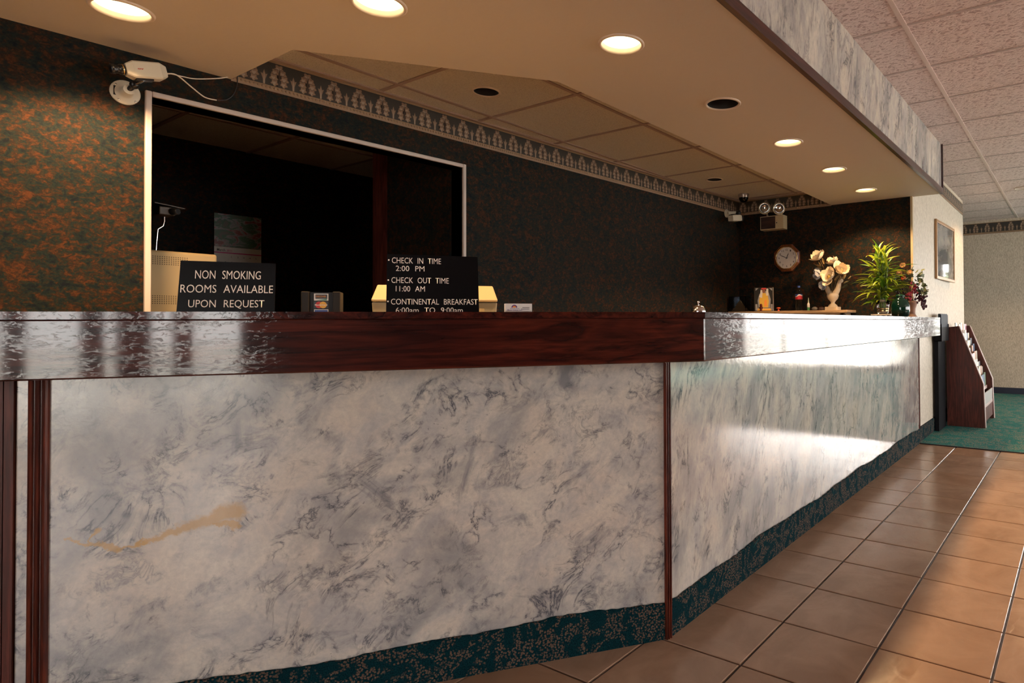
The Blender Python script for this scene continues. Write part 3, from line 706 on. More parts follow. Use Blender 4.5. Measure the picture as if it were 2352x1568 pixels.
sign('black letter board reading NON SMOKING ROOMS AVAILABLE UPON REQUEST', (403,712), (632,712), (415,598), (633,605), .38, .40,
     [('NON  SMOKING', 448, 599, 639.5, 19), ('ROOMS  AVAILABLE', 414, 627, 671.5, 18), ('UPON  REQUEST', 432, 607, 705.5, 17)], [])
sign('black letter board listing check in, check out and breakfast times', (886,712), (1102,712), (889,583), (1097,590), .38, .40,
     [('CHECK  IN  TIME', 900, 1013, 604, 13), ('2:00  PM', 909, 975, 622, 12), ('CHECK  OUT  TIME', 899, 1031, 649.5, 13), ('11:00  AM', 909, 976, 669, 12.5),
      ('CONTINENTAL  BREAKFAST', 898, 1097, 699, 13), ('6:00am  TO  9:00am', 909, 1063, 718.5, 12.5)], [(893,597), (892,643), (891,692)])
# ---- card decal holder
bl, br = onD2(692, 712, .45), onD2(782, 712, .45); M = frame(bl, br-bl, Z1); w = (br-bl).length
base = Vector((((bl+br)/2).x, ((bl+br)/2).y, ZD)); ch = thing('card_decal_stand', 'small dark stand with stacked credit card decals between the two signs', 'stand'); ch.matrix_world = Matrix.Translation(base) @ M.to_3x3().to_4x4()
hh = local_px(M, 692, 669)[1]+bl.z-ZD
M_brz = MAT('dark_bronze_plastic', (.010, .008, .007), .4, 0, .2); M_brz2 = MAT('bronze_plastic_edge', (.022, .018, .014), .5, 0, .2)
MB().box((-w/2+.018, .004, 0), (w/2-.018, .06, hh-.002)).build('body', M_brz, ch)
for s in (-1, 1): bevel(MB().box((min(s*w/2, s*(w/2-.022)), -.004, 0), (max(s*w/2, s*(w/2-.022)), .062, hh)).build('side_rail', M_brz2, ch), .003)
def decal(x0, x1, y0, y1, name, mat):
    a = local_px(M, x0, y1); b = local_px(M, x1, y0); oz = bl.z-ZD
    o = MB().box((a[0]-w/2, .0025, a[1]+oz), (b[0]-w/2, .0038, b[1]+oz)).build(name, mat, ch); return a[0]-w/2, b[0]-w/2, a[1]+oz, b[1]+oz
M_or = MAT('decal_orange', (.75, .25, .03), .5); M_rd = MAT('decal_red', (.55, .03, .03), .5); M_yl = MAT('decal_amber', (.80, .42, .05), .5)
M_bl = MAT('decal_blue', (.04, .09, .30), .5); M_gn = MAT('decal_green', (.05, .22, .12), .5); M_pur = MAT('decal_purple', (.12, .04, .22), .5)
x0, x1, z0, z1 = decal(721, 754, 674, 690, 'decal', M_paper)
c = MB().box((x0+.004, .0018, z0+.006), (x1-.003, .0024, z1-.003)); o = c.build('decal_print', M_black, ch)
MB().add([(x0+.006, .0016, z0+.001), (x1-.004, .0016, z0+.001), (x1-.004, .0016, z0+.006)], [(0,1,2)]).build('decal_print', M_gn, ch)
put_text('decal_lettering', 'DISCOVER', M_or, ch, (x0+.006, .0018, z0+.0105), (x1-x0)-.012, .0055, .01)
x0, x1, z0, z1 = decal(720.5, 754, 692, 708, 'decal', M_black)
for k, mt in ((.36, M_rd), (.64, M_yl)):
    cc = circle((x0+(x1-x0)*k, (z0+z1)/2), (z1-z0)*.47, 28); q = MB(); q.add([(p[0], .0022-.0002*(k > .5), p[1]) for p in cc], [tuple(range(28))]); q.build('decal_print', mt, ch)
put_text('decal_lettering', 'MasterCard', M_paper, ch, (x0+.003, .0019, (z0+z1)/2-.0022), (x1-x0)-.006, .0048, .012)
x0, x1, z0, z1 = decal(721, 754, 710, 726, 'decal', M_paper)
MB().box((x0+.002, .0018, z1-.008), (x1-.002, .0024, z1-.002)).build('decal_print', M_bl, ch)
# ---- terminal behind the check-in sign
bl, br = onD2(853, 712, .72), onD2(1143, 712, .72); M = frame(bl, br-bl, Z1); w = (br-bl).length
base = Vector((((bl+br)/2).x, ((bl+br)/2).y, ZD)); tm = thing('computer_terminal', 'beige computer monitor half hidden by the check in board', 'monitor'); tm.matrix_world = Matrix.Translation(base) @ M.to_3x3().to_4x4()
oz = bl.z-ZD; zt = local_px(M, 1000, 652)[1]+oz; zm = local_px(M, 1000, 690)[1]+oz
def loft(secs):     # list of (z, x half width, y0, y1)
    mb = MB(); vs = []
    for z, hx_, y0, y1 in secs: vs += [(-hx_, y0, z), (hx_, y0, z), (hx_, y1, z), (-hx_, y1, z)]
    fs = [(3,2,1,0)]
    for i in range(len(secs)-1):
        for k in range(4): fs.append((4*i+k, 4*i+(k+1)%4, 4*i+4+(k+1)%4, 4*i+4+k))
    n = len(vs); fs.append((n-4, n-3, n-2, n-1)); mb.add(vs, fs); return mb
bevel(loft([(zm-.004, w/2, 0, .34), (zm+.004, w/2, -.002, .34), (zt, w/2-.012, .09, .32)]).build('upper_shell', M_beige, tm), .004)
bevel(loft([(.03, w/2*.9, .03, .30), (zm-.10, w/2*.97, .01, .33), (zm-.006, w/2-.001, .006, .34)]).build('lower_shell', M_beige2, tm), .004)
bevel(loft([(0, .12, .05, .26), (.03, .09, .07, .24)]).build('foot', M_beige2, tm), .003)
a = local_px(M, 1100, 712); MB().box((w/2-.11, -.012, .02), (w/2-.05, .02, zm-.03)).build('card_reader', M_beige, tm)
# ---- business card holder
bl, br = onD2(1161, 716, .20), onD2(1222, 716, .20); M = frame(bl, br-bl, Z1); w = (br-bl).length
base = Vector((((bl+br)/2).x, ((bl+br)/2).y, ZT)); bc = thing('business_card_holder', 'white business cards in a small clear holder on the counter', 'card holder'); bc.matrix_world = Matrix.Translation(base) @ M.to_3x3().to_4x4()
hz = local_px(M, 1190, 697)[1]+bl.z-ZT
hold = MB().box((-w/2-.003, -.004, 0), (w/2+.003, .03, .003)).box((-w/2-.003, -.006, 0), (w/2+.003, -.003, .008)); hold.build('holder', M_glass, bc)
for k in range(6):
    o = MB().box((-w/2, 0, .0035), (w/2, .0006, hz)).build('business_card', M_paper, bc); o.location = (-.0004*k, .004*k, 0)
q = MB(); cc = [(-w*.17+.009*math.cos(a_*math.pi/12), hz-.0125+.009*math.sin(a_*math.pi/12)) for a_ in range(13)]; q.add([(p[0], -.0004, p[1]) for p in cc], [tuple(range(13))]); q.build('logo', M_pur, bc)
q = MB(); cc = [(-w*.17+.0055*math.cos(a_*math.pi/12), hz-.0125+.0055*math.sin(a_*math.pi/12)) for a_ in range(13)]; q.add([(p[0], -.0007, p[1]) for p in cc], [tuple(range(13))]); q.build('logo', M_or, bc)
put_text('card_lettering', 'Americas', M_pur, bc, (-w*.33, -.0004, hz-.0165), .028, .0030, .01)
put_text('card_lettering', 'Best Value Inn', M_pur, bc, (-w*.42, -.0004, hz-.0215), .044, .0032, .01)
for k, s in enumerate((.022, .026)): MB().box((w/2-.008-s, -.0006, hz-.013-.005*k), (w/2-.008, -.0002, hz-.0115-.005*k)).build('card_print', M_brz, bc)
# ---- bell
r_ = ray(1604, 715); bp = EYE+r_*((1.47-EYE.y)/r_.y); be = thing('service_bell', 'chrome dome service bell near the counter corner', 'bell', (bp.x, bp.y, ZT))
MB().lathe([(.037, 0), (.037, .004), (.034, .006), (.012, .008)], 32).build('base', M_black, be)
MB().lathe([(.033, .010), (.035, .013), (.0345, .022), (.031, .033), (.024, .042), (.014, .047), (.003, .049)], 36).build('dome', M_chrome, be)
MB().lathe([(.004, .048), (.004, .056), (.006, .058), (.0065, .064), (.003, .067)], 16).build('striker', M_chrome, be)
# ---- calendar on the office wall
YC = YO-.004; tl, tr_, bl = atY(492, 488, YC), atY(600, 501, YC), atY(492, 620, YC)
cw = tr_.x-tl.x; chh = tl.z-bl.z; cal = thing('wall_calendar', 'wall calendar with a landscape picture hanging in the dark office', 'calendar', (tl.x, YC, bl.z))
zmid = atY(492, 564, YC).z-bl.z
m = MAT('calendar_photo', rough=.3); n = NT(m); v = n.coord((7, 1, 14)); a = n.noise(v, 1.4, 5, .6, .8)
n.color(n.ramp(a, [(.35, (.16, .14, .12)), (.45, (.05, .16, .09)), (.52, (.35, .33, .32)), (.58, (.30, .07, .06)), (.7, (.10, .10, .09))]))
MB().box((0, -.002, zmid), (cw, 0, chh)).build('picture_page', m, cal)
MB().box((0, -.003, 0), (cw, 0, zmid-.002)).build('date_page', M_paper, cal)
M_mag = MAT('magenta_print', (.55, .02, .18), .5); M_ink = MAT('dark_ink', (.03, .03, .04), .6)
MB().box((0, -.0035, zmid-.047), (cw, -.003, zmid-.040)).build('rule', M_mag, cal)
put_text('calendar_lettering', 'March', M_ink, cal, (.016, -.0032, zmid-.033), .05, .018, .01); put_text('calendar_lettering', '2011', M_mag, cal, (.075, -.0032, zmid-.033), .032, .014, .01)
d_ = 0
for rr in range(3):
    for k in range(7):
        if rr == 0 and k < 2: continue
        d_ += 1; put_text('calendar_lettering', str(d_), M_ink, cal, (.025+k*(cw-.045)/6.5, -.0032, zmid-.075-rr*.04), None, .011, .01)
# ---- office monitor
YM = 3.45; tl, tr_, bl = atY(322, 571, YM), atY(500, 587, YM), atY(339, 712, YM)
om = thing('office_monitor', 'large beige monitor back with vent holes, inside the office opening', 'monitor', (tl.x, YM, .92)); mw = tr_.x-tl.x; mh = tl.z-.92
bevel(MB().box((0, 0, .03), (mw, .40, mh)).build('shell', M_beige, om), .012, 3)
MB().box((mw*.2, .05, 0), (mw*.8, .35, .03)).build('foot', M_beige2, om)
M_hole = MAT('vent_hole', (.05, .035, .02), .8)
vh = MB()
for (za, rows) in ((mh-.028, 5), (mh-.205, 5)):
    for i in range(rows):
        for k in range(16):
            x = .045+k*.0085; z = za-i*.0085; vh.add([(x+.0024*math.cos(q*math.pi/3), -.0006, z+.0024*math.sin(q*math.pi/3)) for q in range(6)], [(0,1,2,3,4,5)])
vh.build('vent_holes', M_hole, om)['kind'] = 'stuff'
# office desk under it
od = thing('office_desk', 'desk inside the dark office carrying the beige monitor', 'desk', (1.2, 3.62, 0))
MB().box((-.95, -.33, .88), (1.1, .45, .92)).build('desk_top', M_rack, od)
for x in (-.9, 1.04): MB().box((x, -.3, 0), (x+.04, .42, .88)).build('side_panel', M_rack, od)
# ---- hooded device on chrome stand
pts = [atY(*u, 3.62) for u in [(357,585), (359,555), (362,526), (374,519), (377,508), (377,498)]]
dv = thing('hooded_camera', 'dark hooded camera on a bent chrome rod behind the office monitor', 'camera', (pts[0].x, 3.62, .92))
B = Vector((pts[0].x, 3.62, .92)); T = [p-B for p in pts]
MB().tube([(0, 0, .0)]+T, .005, 10).build('rod', M_chrome, dv); MB().lathe([(.06, 0), (.06, .008), (.02, .014)], 24).build('foot', M_black, dv)
hc = T[-1]; M_dkbr = MAT('dark_brown_plastic', (.05, .035, .025), .45)
bevel(MB().box((hc.x-.035, -.05, hc.z+.004), (hc.x+.028, .05, hc.z+.042)).build('body', M_dkbr, dv), .004)
pl_ = MB().box((-.055, -.06, 0), (.062, .06, .004)).build('hood', M_dkbr, dv); pl_.location = (hc.x, 0, hc.z+.046); pl_.rotation_euler = (0, R(6), 0)
o = MB().lathe([(.016, 0), (.016, .03), (.012, .034)], 20).build('lens', M_black, dv); o.location = (hc.x+.014, -.048, hc.z+.022); o.rotation_euler = (R(90), 0, R(25))
# ---- wall camera at the left
def rect_loft(secs):     # sections along x: (x, cz, hy, hz, chamfer)
    mb = MB(); vs = []; fs = []
    for x, cz, hy_, hz_, c in secs:
        vs += [(x, -hy_+c, cz-hz_), (x, hy_-c, cz-hz_), (x, hy_, cz-hz_+c), (x, hy_, cz+hz_-c), (x, hy_-c, cz+hz_), (x, -hy_+c, cz+hz_), (x, -hy_, cz+hz_-c), (x, -hy_, cz-hz_+c)]
    for i in range(len(secs)-1):
        for k in range(8): fs.append((8*i+k, 8*i+8+k, 8*i+8+(k+1)%8, 8*i+(k+1)%8))
    fs.append(tuple(range(8))); n = len(vs); fs.append(tuple(range(n-8, n))[::-1]); mb.add(vs, fs); return mb
wp = back(287, 213); OFFC = .13
sc_ = thing('security_camera', 'cream security camera on a round wall bracket left of the office opening', 'security camera', wp)
fp, rp = back(287, 160, OFFC)-wp, back(380, 167, OFFC)-wp; MX = frame(fp, rp-fp, Z1); Lb = (rp-fp).length
bd = rect_loft([(0, 0, .020, .020, .004), (.022, 0, .026, .031, .005), (Lb-.02, 0, .026, .031, .005), (Lb, 0, .018, .020, .004)]).build('body', M_camw, sc_); bd.matrix_local = MX
q = put_text('logo_mark', 'ov', MAT('red_print', (.5, .03, .02), .5), bd, (.032, -.0262, -.002), .018, .007, .02)
ln_ = MB().lathe([(.016, 0), (.019, -.004), (.019, -.016), (.015, -.018), (.015, -.028), (.0175, -.03), (.0175, -.042), (.014, -.043), (.006, -.036)], 28).build('lens', M_black, sc_); ln_.matrix_local = MX @ Matrix.Rotation(R(90), 4, 'Y')
MB().lathe([(.0195, -.006), (.0195, -.009)], 28, cap=False).build('focus_ring', M_brass, ln_)
nw = Vector((-WS, 1, 0)).normalized(); MW = frame(Vector((0,0,0)), Vector((1, WS, 0)), Z1)
o = MB().lathe([(.047, 0), (.047, .004), (.044, .006), (.026, .008), (.020, .02), (.016, .05), (.018, .058)], 36).build('wall_plate', M_camw, sc_); o.matrix_local = MW @ Matrix.Rotation(R(90), 4, 'X')
for (x, z) in ((-.028, .024), (-.02, -.032), (.03, -.028)):
    s_ = MB().lathe([(.004, .0045), (.004, .007), (.001, .0075)], 10).build('screw', M_chrome, o); s_.location = (x, z, 0)
MB().box((-.036, -.018, .0055), (-.025, .018, .0072)).build('slot', M_black, o)
jb = MW @ Vector((.012, -.072, .018)); kb = MX @ Vector((Lb*.40, 0, -.033))
j = MB(); j.ball(jb, .016, 14, 8); j.tube([MW @ Vector((0, -.05, 0)), jb], .010, 12); j.build('ball_joint', M_black, sc_)
MB().tube([jb, kb], .006, 10).build('post', M_chrome, sc_)
MB().box((Lb*.2, -.014, -.037), (Lb*.62, .014, -.030)).build('shoe', M_black, sc_).matrix_local = MX
# cables
def smooth_path(pts, n=6):
    out = []
    for i in range(len(pts)-1):
        p0, p1, p2, p3 = pts[max(i-1,0)], pts[i], pts[i+1], pts[min(i+2,len(pts)-1)]
        for k in range(n):
            t_ = k/n; out.append(.5*((2*p1)+(p2-p0)*t_+(2*p0-5*p1+4*p2-p3)*t_*t_+(3*p1-p0-3*p2+p3)*t_**3))
    out.append(pts[-1]); return out
M_cable = MAT('white_cable', (.62, .54, .45), .5)
ca = [rp]+[back(*u)-wp for u in []]
def cable(name, px, r, mat):
    pts = [back(x, y, o)-wp for x, y, o in px]; MB().tube(smooth_path(pts), r, 8).build(name, mat, sc_)
cable('cable', [(379,168,.13), (395,170,.12), (420,176,.08), (450,181,.05), (500,180,.03), (532,175,.012), (544,170,.004)], .0022, M_cable)
cable('cable', [(379,170,.13), (405,172,.12), (440,200,.07), (470,223,.03), (497,230,.008)], .0026, M_cable)
cable('cable', [(497,230,.008), (520,229,.006), (537,215,.006), (545,190,.006), (545,168,.006)], .0018, M_black)
# ---- dome camera
dc = atZ(1708, 447, ZR); dm = thing('dome_camera', 'black glass dome camera with silver collar on the recess ceiling', 'security camera', (dc.x, dc.y, ZR+.004))
MB().lathe([(.052, 0), (.053, -.012), (.046, -.034)], 32).build('collar', MAT('satin_silver', (.45, .40, .36), .35, .8), dm)
MB().lathe([(.045, -.034), (.043, -.05), (.034, -.066), (.018, -.076), (.001, -.079)], 32).build('dome', MAT('black_dome_glass', (.003, .003, .004), .08, 0, .3), dm)
# ---- little corner camera
kp = back(1668, 490); kc = thing('security_camera', 'small white camera in the corner beneath the leaf border', 'security camera', kp)
o = MB().lathe([(.04, 0), (.04, .01), (.02, .02), (.016, .05)], 20).build('wall_plate', M_camw, kc); o.rotation_euler = (R(90), 0, 0)
a, b_ = back(1672, 489, .05)-kp, back(1690, 488, .10)-kp; MB().tube([a, b_], .014, 12).build('arm', M_camw, kc)
c_ = back(1696, 489, .12)-kp; q = MB(); q.ball(c_, .026, 14, 8); q.tube([b_, c_], .017, 12); q.build('joint', M_black, kc)
f_, r2_ = back(1678, 501, .14)-kp, back(1699, 501, .16)-kp; MX = frame(f_, r2_-f_, Z1); L_ = (r2_-f_).length
rect_loft([(0, 0, .03, .026, .004), (L_*.75, 0, .034, .03, .004), (L_, 0, .028, .025, .004)]).build('body', M_camw, kc).matrix_local = MX
MB().lathe([(.026, 0), (.030, .01), (.030, .03), (.02, .034)], 20).build('lens', M_black, kc).matrix_local = MX @ Matrix.Translation((L_, 0, 0)) @ Matrix.Rotation(R(90), 4, 'Y')
# ---- emergency light
XE = XN-.10; eb = atX(1746, 529, XE); et = atX(1746, 498, XE); er = atX(1799, 500, XE)
em = thing('emergency_light', 'twin-head emergency light with wood-grain box above the wall clock', 'emergency light', (XN-.004, eb.y, eb.z)); ew = eb.y-er.y; eh = et.z-eb.z
bevel(MB().box((-.096, -ew, 0), (0, 0, eh)).build('box', M_ivory, em), .003)
MB().box((-.0975, -ew*.66, .008), (-.0955, -.008, eh-.008)).build('front_panel', wood('emergency_wood_grain', (.02, .008, .006), (.06, .022, .015), 'y', .4), em)
MB().lathe([(.006, 0), (.006, .003)], 12).build('test_button', M_black, em).matrix_local = Matrix.Translation((-.0985, -ew*.72, eh*.45)) @ Matrix.Rotation(R(90), 4, 'Y')
MB().lathe([(.003, 0), (.003, .003)], 10).build('indicator', M_rd, em).matrix_local = Matrix.Translation((-.0985, -ew*.72, eh*.62)) @ Matrix.Rotation(R(90), 4, 'Y')
for (x, y, rz) in ((1756, 478, 18), (1789, 479, 34)):
    p = atX(x, y, XE-.03)-Vector((XN-.004, eb.y, eb.z)); MH = Matrix.Translation(p) @ Matrix.Rotation(R(rz), 4, 'Z') @ Matrix.Rotation(R(-84), 4, 'Y')
    hd = MB().lathe([(.030, -.055), (.048, -.04), (.057, -.012), (.059, 0), (.055, .003), (.050, .001)], 32, cap=False).build('lamp_head', M_ivory, em); hd.matrix_local = MH
    MB().lathe([(.050, .0), (.046, -.008), (.030, -.02), (.001, -.026)], 32, cap=False).build('reflector', M_chrome, hd)
    MB().lathe([(.050, .0005), (.035, .008), (.015, .011), (.001, .012)], 32, cap=False).build('lens', M_pane, hd)
    MB().tube([p+Vector((.03, 0, -.02)), Vector((-.05, p.y, eh))], .008, 10).build('stem', M_ivory, em)
# ---- clock
cc_ = atX(1806, 592, XN-.035); ck = thing('wall_clock', 'octagonal oak wall clock with white numbered face', 'clock'); ck.matrix_world = frame(Vector((XN-.004, cc_.y, cc_.z)), Vector((0,-1,0)), Z1)
def ngon(n, r, ph): return [(r*math.cos(ph+2*math.pi*k/n), r*math.sin(ph+2*math.pi*k/n)) for k in range(n)]
def ring(mb, n, r0, r1, ph, y0, y1, yb0):
    o_ = ngon(n, r1, ph); i_ = ngon(n, r0, ph)
    vs = [(p[0], y0, p[1]) for p in o_]+[(p[0], y1, p[1]) for p in i_]+[(p[0], yb0, p[1]) for p in o_]+[(p[0], yb0, p[1]) for p in i_]
    fs = []
    for k in range(n):
        k2 = (k+1) % n; fs += [(k2, k, n+k, n+k2), (k, k2, 2*n+k2, 2*n+k), (n+k2, n+k, 3*n+k, 3*n+k2)]
    mb.add(vs, fs); return mb
RO = .138; ring(MB(), 8, .108, RO, R(22.5), -.024, -.034, 0).build('frame', M_clockw, ck)
q = MB(); q.M = Matrix.Rotation(R(90), 4, 'X'); q.lathe([(.108, .0), (.111, .030), (.109, .036), (.104, .036), (.102, .026)], 48, cap=False); q.build('bezel', M_brass, ck)
q = MB(); q.add([(p[0], -.022, p[1]) for p in circle((0,0), .106, 48)], [tuple(range(48))]); q.build('face', MAT('clock_face', (.62, .58, .56), .5), ck)
for k in range(1, 13):
    a = R(90-30*k); s = str(k); wd_ = .021 if k > 9 else .012
    put_text('numeral', s, M_ink, ck, (.078*math.cos(a)-wd_/2, -.0223, .078*math.sin(a)-.009), wd_, .018, .01)
def hand(ang, L, w_, y):
    o = MB(); o.add([(-w_, y, -.012), (w_, y, -.012), (w_*1.6, y, L*.6), (0, y, L), (-w_*1.6, y, L*.6)], [(0,1,2,3,4)]); h_ = o.build('hand', M_ink, ck); h_.rotation_euler = (0, R(ang), 0)
hand(24, .055, .0026, -.0245); hand(294, .082, .0022, -.0255); hand(64, .03, .0008, -.0262)
q = MB(); q.M = Matrix.Rotation(R(90), 4, 'X'); q.lathe([(.005, .022), (.005, .027)], 12); q.build('hub', M_ink, ck)
# ---- shelf board along the clock wall
ZSH = 1.160
sb = tag(bevel(MB().box((5.33, 1.665, ZSH-.024), (XN-.006, 2.82, ZSH)).box((5.36, 1.70, ZSH-.07), (5.40, 2.80, ZSH-.024)).box((5.36, 1.70, 1.09), (5.55, 1.74, ZSH-.024)).box((5.36, 2.74, 0.3), (5.55, 2.78, ZSH-.024)).build('shelf_board', M_shelf), .004), 'pale wooden shelf board below the wall clock holding small items', 'shelf')
def on_shelf(px, X=5.43): p = atX(px, 700, X); return Vector((X, p.y, ZSH))
PXM = .00382                                         # metres per photo pixel at the shelf
# display box with wooden temple
p = on_shelf(1700, 5.42); bxw = 47*PXM; bxh = 38*PXM
gb = thing('display_case', 'small clear display case around a carved wooden temple', 'display case', p)
g_ = MB(); t3 = .003
g_.box((-.06, bxw/2-t3, .006), (.06, bxw/2, bxh)); g_.box((-.06, -bxw/2, .006), (.06, -bxw/2+t3, bxh)); g_.box((.06-t3, -bxw/2, .006), (.06, bxw/2, bxh)); g_.box((-.06, -bxw/2, .006), (-.06+t3, bxw/2, bxh)); g_.box((-.06, -bxw/2, bxh-t3), (.06, bxw/2, bxh))
M_smoke = glass('smoked_acrylic', (.55, .6, .65), .02); g_.build('case', M_smoke, gb); MB().box((-.064, -bxw/2-.004, 0), (.064, bxw/2+.004, .006)).build('base', M_black, gb)
tpm = thing('temple_carving', 'carved tan wooden temple model inside the display case', 'figurine', p+Vector((0, 0, .006)))
M_carv = paint('carved_wood', (.30, .17, .08), .6)
tq = MB()
for (w0, w1, za, zb_) in ((.075, .075, 0, .012), (.068, .060, .012, .03), (.045, .042, .03, .05), (.036, .026, .05, .075), (.024, .008, .075, .098), (.004, .002, .098, .108)):
    yy = min(w0, .085); tq.add([(-.03*w0/.075-.0, -w0, za), (.03*w0/.075, -w0, za), (.03*w0/.075, w0, za), (-.03*w0/.075, w0, za), (-.03*w1/.075, -w1, zb_), (.03*w1/.075, -w1, zb_), (.03*w1/.075, w1, zb_), (-.03*w1/.075, w1, zb_)], BF)
tq.build('tower', M_carv, tpm)
# framed devotional print
p = on_shelf(1755, 5.42); pw, ph_ = 46*PXM, 60*PXM
fp_ = thing('framed_print', 'framed print of a figure in yellow robes standing on the shelf', 'picture'); fp_.matrix_world = Matrix.Translation(p) @ Matrix.Rotation(R(-62), 4, 'Z') @ Matrix.Rotation(R(-8), 4, 'X')
MB().box((-pw/2, 0, 0), (pw/2, .012, ph_)).build('backing', M_blackm, fp_)
for a_ in (((-pw/2-.003, -.003, 0), (-pw/2+.005, .012, ph_)), ((pw/2-.005, -.003, 0), (pw/2+.003, .012, ph_)), ((-pw/2, -.003, 0), (pw/2, .012, .006)), ((-pw/2, -.003, ph_-.005), (pw/2, .012, ph_))): MB().box(*a_).build('frame_bar', M_chrome if a_[0][0] > 0 else M_brz2, fp_)
M_skin = MAT('print_brown', (.20, .07, .035), .6); M_py = MAT('print_yellow', (.62, .38, .04), .6); M_pw = MAT('print_white', (.60, .57, .55), .6); M_pg = MAT('print_grey', (.25, .25, .28), .6)
def pf(name, pts, mat, y): q = MB(); q.add([(a*pw, y, b*ph_) for a, b in pts], [tuple(range(len(pts)))]); q.build(name, mat, fp_)
pf('print_shape', [(-.46,.03),(.46,.03),(.46,.3),(.36,.3),(.34,.14),(-.34,.14),(-.36,.3),(-.46,.3)], M_pg, -.0005)
pf('print_shape', [(-.30,.15),(.32,.15),(.36,.5),(.26,.78),(.15,.85),(-.1,.85),(-.24,.72),(-.34,.45)], M_pg, -.0007)
pf('print_shape', [(-.22,.16),(.22,.16),(.26,.42),(.20,.70),(.10,.76),(-.10,.76),(-.18,.70),(-.26,.45)], M_py, -.0010)
pf('print_shape', [(-.26,.60),(-.10,.56),(-.06,.88),(-.17,.90),(-.20,.72)], M_pw, -.0013); pf('print_shape', [(.12,.66),(.24,.66),(.24,.95),(.13,.95)], M_pw, -.0013)
pf('print_shape', [(.09*math.cos(k*.524), .84+.08*math.sin(k*.524)) for k in range(12)], M_skin, -.0016)
pf('print_shape', [(-.16,.92),(.16,.92),(.10,.99),(-.10,.99)], M_rd, -.0014); pf('print_shape', [(.0,.2),(.16,.22),(.14,.5),(.02,.45)], M_or, -.0013)
pf('print_shape', [(-.36,.03),(.38,.03),(.34,.12),(-.34,.12)], M_yl, -.0013)
pf('print_shape', [(-.44,.86),(-.28,.97),(-.44,.97)], M_pg, -.0012); pf('print_shape', [(.44,.86),(.28,.97),(.44,.97)], M_pg, -.0012)
# dark polished pot in front of it
p = on_shelf(1748, 5.36); pt_ = thing('incense_pot', 'tiny polished dark red pot in front of the framed print', 'pot', p)
M_pot = MAT('polished_red_brown', (.10, .015, .008), .15); MB().lathe([(.013, 0), (.016, .005), (.008, .012), (.016, .026), (.019, .036), (.013, .044), (.009, .047)], 20).build('bowl', M_pot, pt_); MB().lathe([(.009, .047), (.013, .053), (.011, .064), (.003, .070)], 20).build('lid', M_pot, pt_)
# red pawn-like piece
p = on_shelf(1788, 5.38); rp_ = thing('red_knob', 'small red knob-shaped trinket beside the framed print', 'trinket', p)
MB().lathe([(.010, 0), (.009, .006), (.006, .012), (.007, .020)], 16).build('stem', MAT('red_plastic', (.55, .06, .02), .3), rp_); MB().lathe([(.006, .020), (.019, .024), (.019, .030), (.006, .034)], 18).build('cap', MAT('red_plastic_cap', (.60, .09, .03), .3), rp_)
# soda bottle
p = on_shelf(1835, 5.43); bt = thing('soda_bottle', 'clear plastic soda bottle with red and blue label and blue cap', 'bottle', p)
MB().lathe([(.026, 0), (.031, .006), (.031, .05), (.027, .075), (.028, .085), (.033, .10), (.033, .155), (.028, .18), (.016, .203), (.0125, .21), (.0125, .222)], 32).build('bottle_body', glass('clear_plastic', (.95, .97, 1), .03, 1.3), bt)
m = MAT('soda_label', rough=.35); n = NT(m); sx = n.n('SeparateXYZ'); n.l(n.coord(), sx.inputs[0])
k = n.math('ADD', sx.outputs[2], n.math('MULTIPLY', n.math('SINE', n.math('MULTIPLY', sx.outputs[1], 90)), .008))
n.color(n.ramp(n.math('MULTIPLY', k, 5), [(.0, (.45,.02,.03)), (.655, (.5,.03,.04)), (.66, (.7,.7,.72)), (.70, (.03,.06,.25))], 'CONSTANT'))
MB().lathe([(.0335, .105), (.0335, .152)], 32, cap=False).build('label_band', m, bt)
MB().lathe([(.0135, .212), (.0135, .225), (.012, .228)], 20).build('cap', MAT('blue_cap', (.03, .08, .35), .4), bt)
# glue tube
p = on_shelf(1857, 5.43); gt = thing('glue_bottle', 'slim white and green squeeze bottle with pointed tip', 'bottle', p)
MB().lathe([(.012, 0), (.0125, .03)], 16).build('green_base', MAT('green_plastic', (.08, .30, .10), .4), gt); MB().lathe([(.0125, .03), (.0125, .058), (.009, .066), (.006, .072)], 16, cap=False).build('tube', M_paper, gt); MB().lathe([(.006, .072), (.003, .10), (.0015, .118)], 12).build('tip', MAT('pale_green_tip', (.45, .55, .45), .4), gt)
# stones
M_st = paint('grey_stone', (.20, .18, .17), .6, .6, 60); M_st2 = paint('brown_stone', (.10, .055, .045), .6, .6, 60)
def stone(px, w_, h_, mat, label, seed, n_='pebble'):
    rn = random.Random(seed); p = on_shelf(px, 5.45); q = MB(); q.ball((0, 0, h_/2), 1, 14, 9, (w_/2*.8, w_/2, h_/2))
    for i, v in enumerate(q.v):
        d = 1+rn.uniform(-.06, .06); q.v[i] = Vector((v.x*d, v.y*d, max(0, v.z*d)))
    o = q.build(n_, mat); o.location = p; tag(o, label, 'stone')
stone(1871, .055, .034, M_st, 'grey-white pebble on the shelf beside the glue bottle', 3); stone(1887, .06, .032, M_st2, 'brown pebble touching the foot of the white urn', 4)
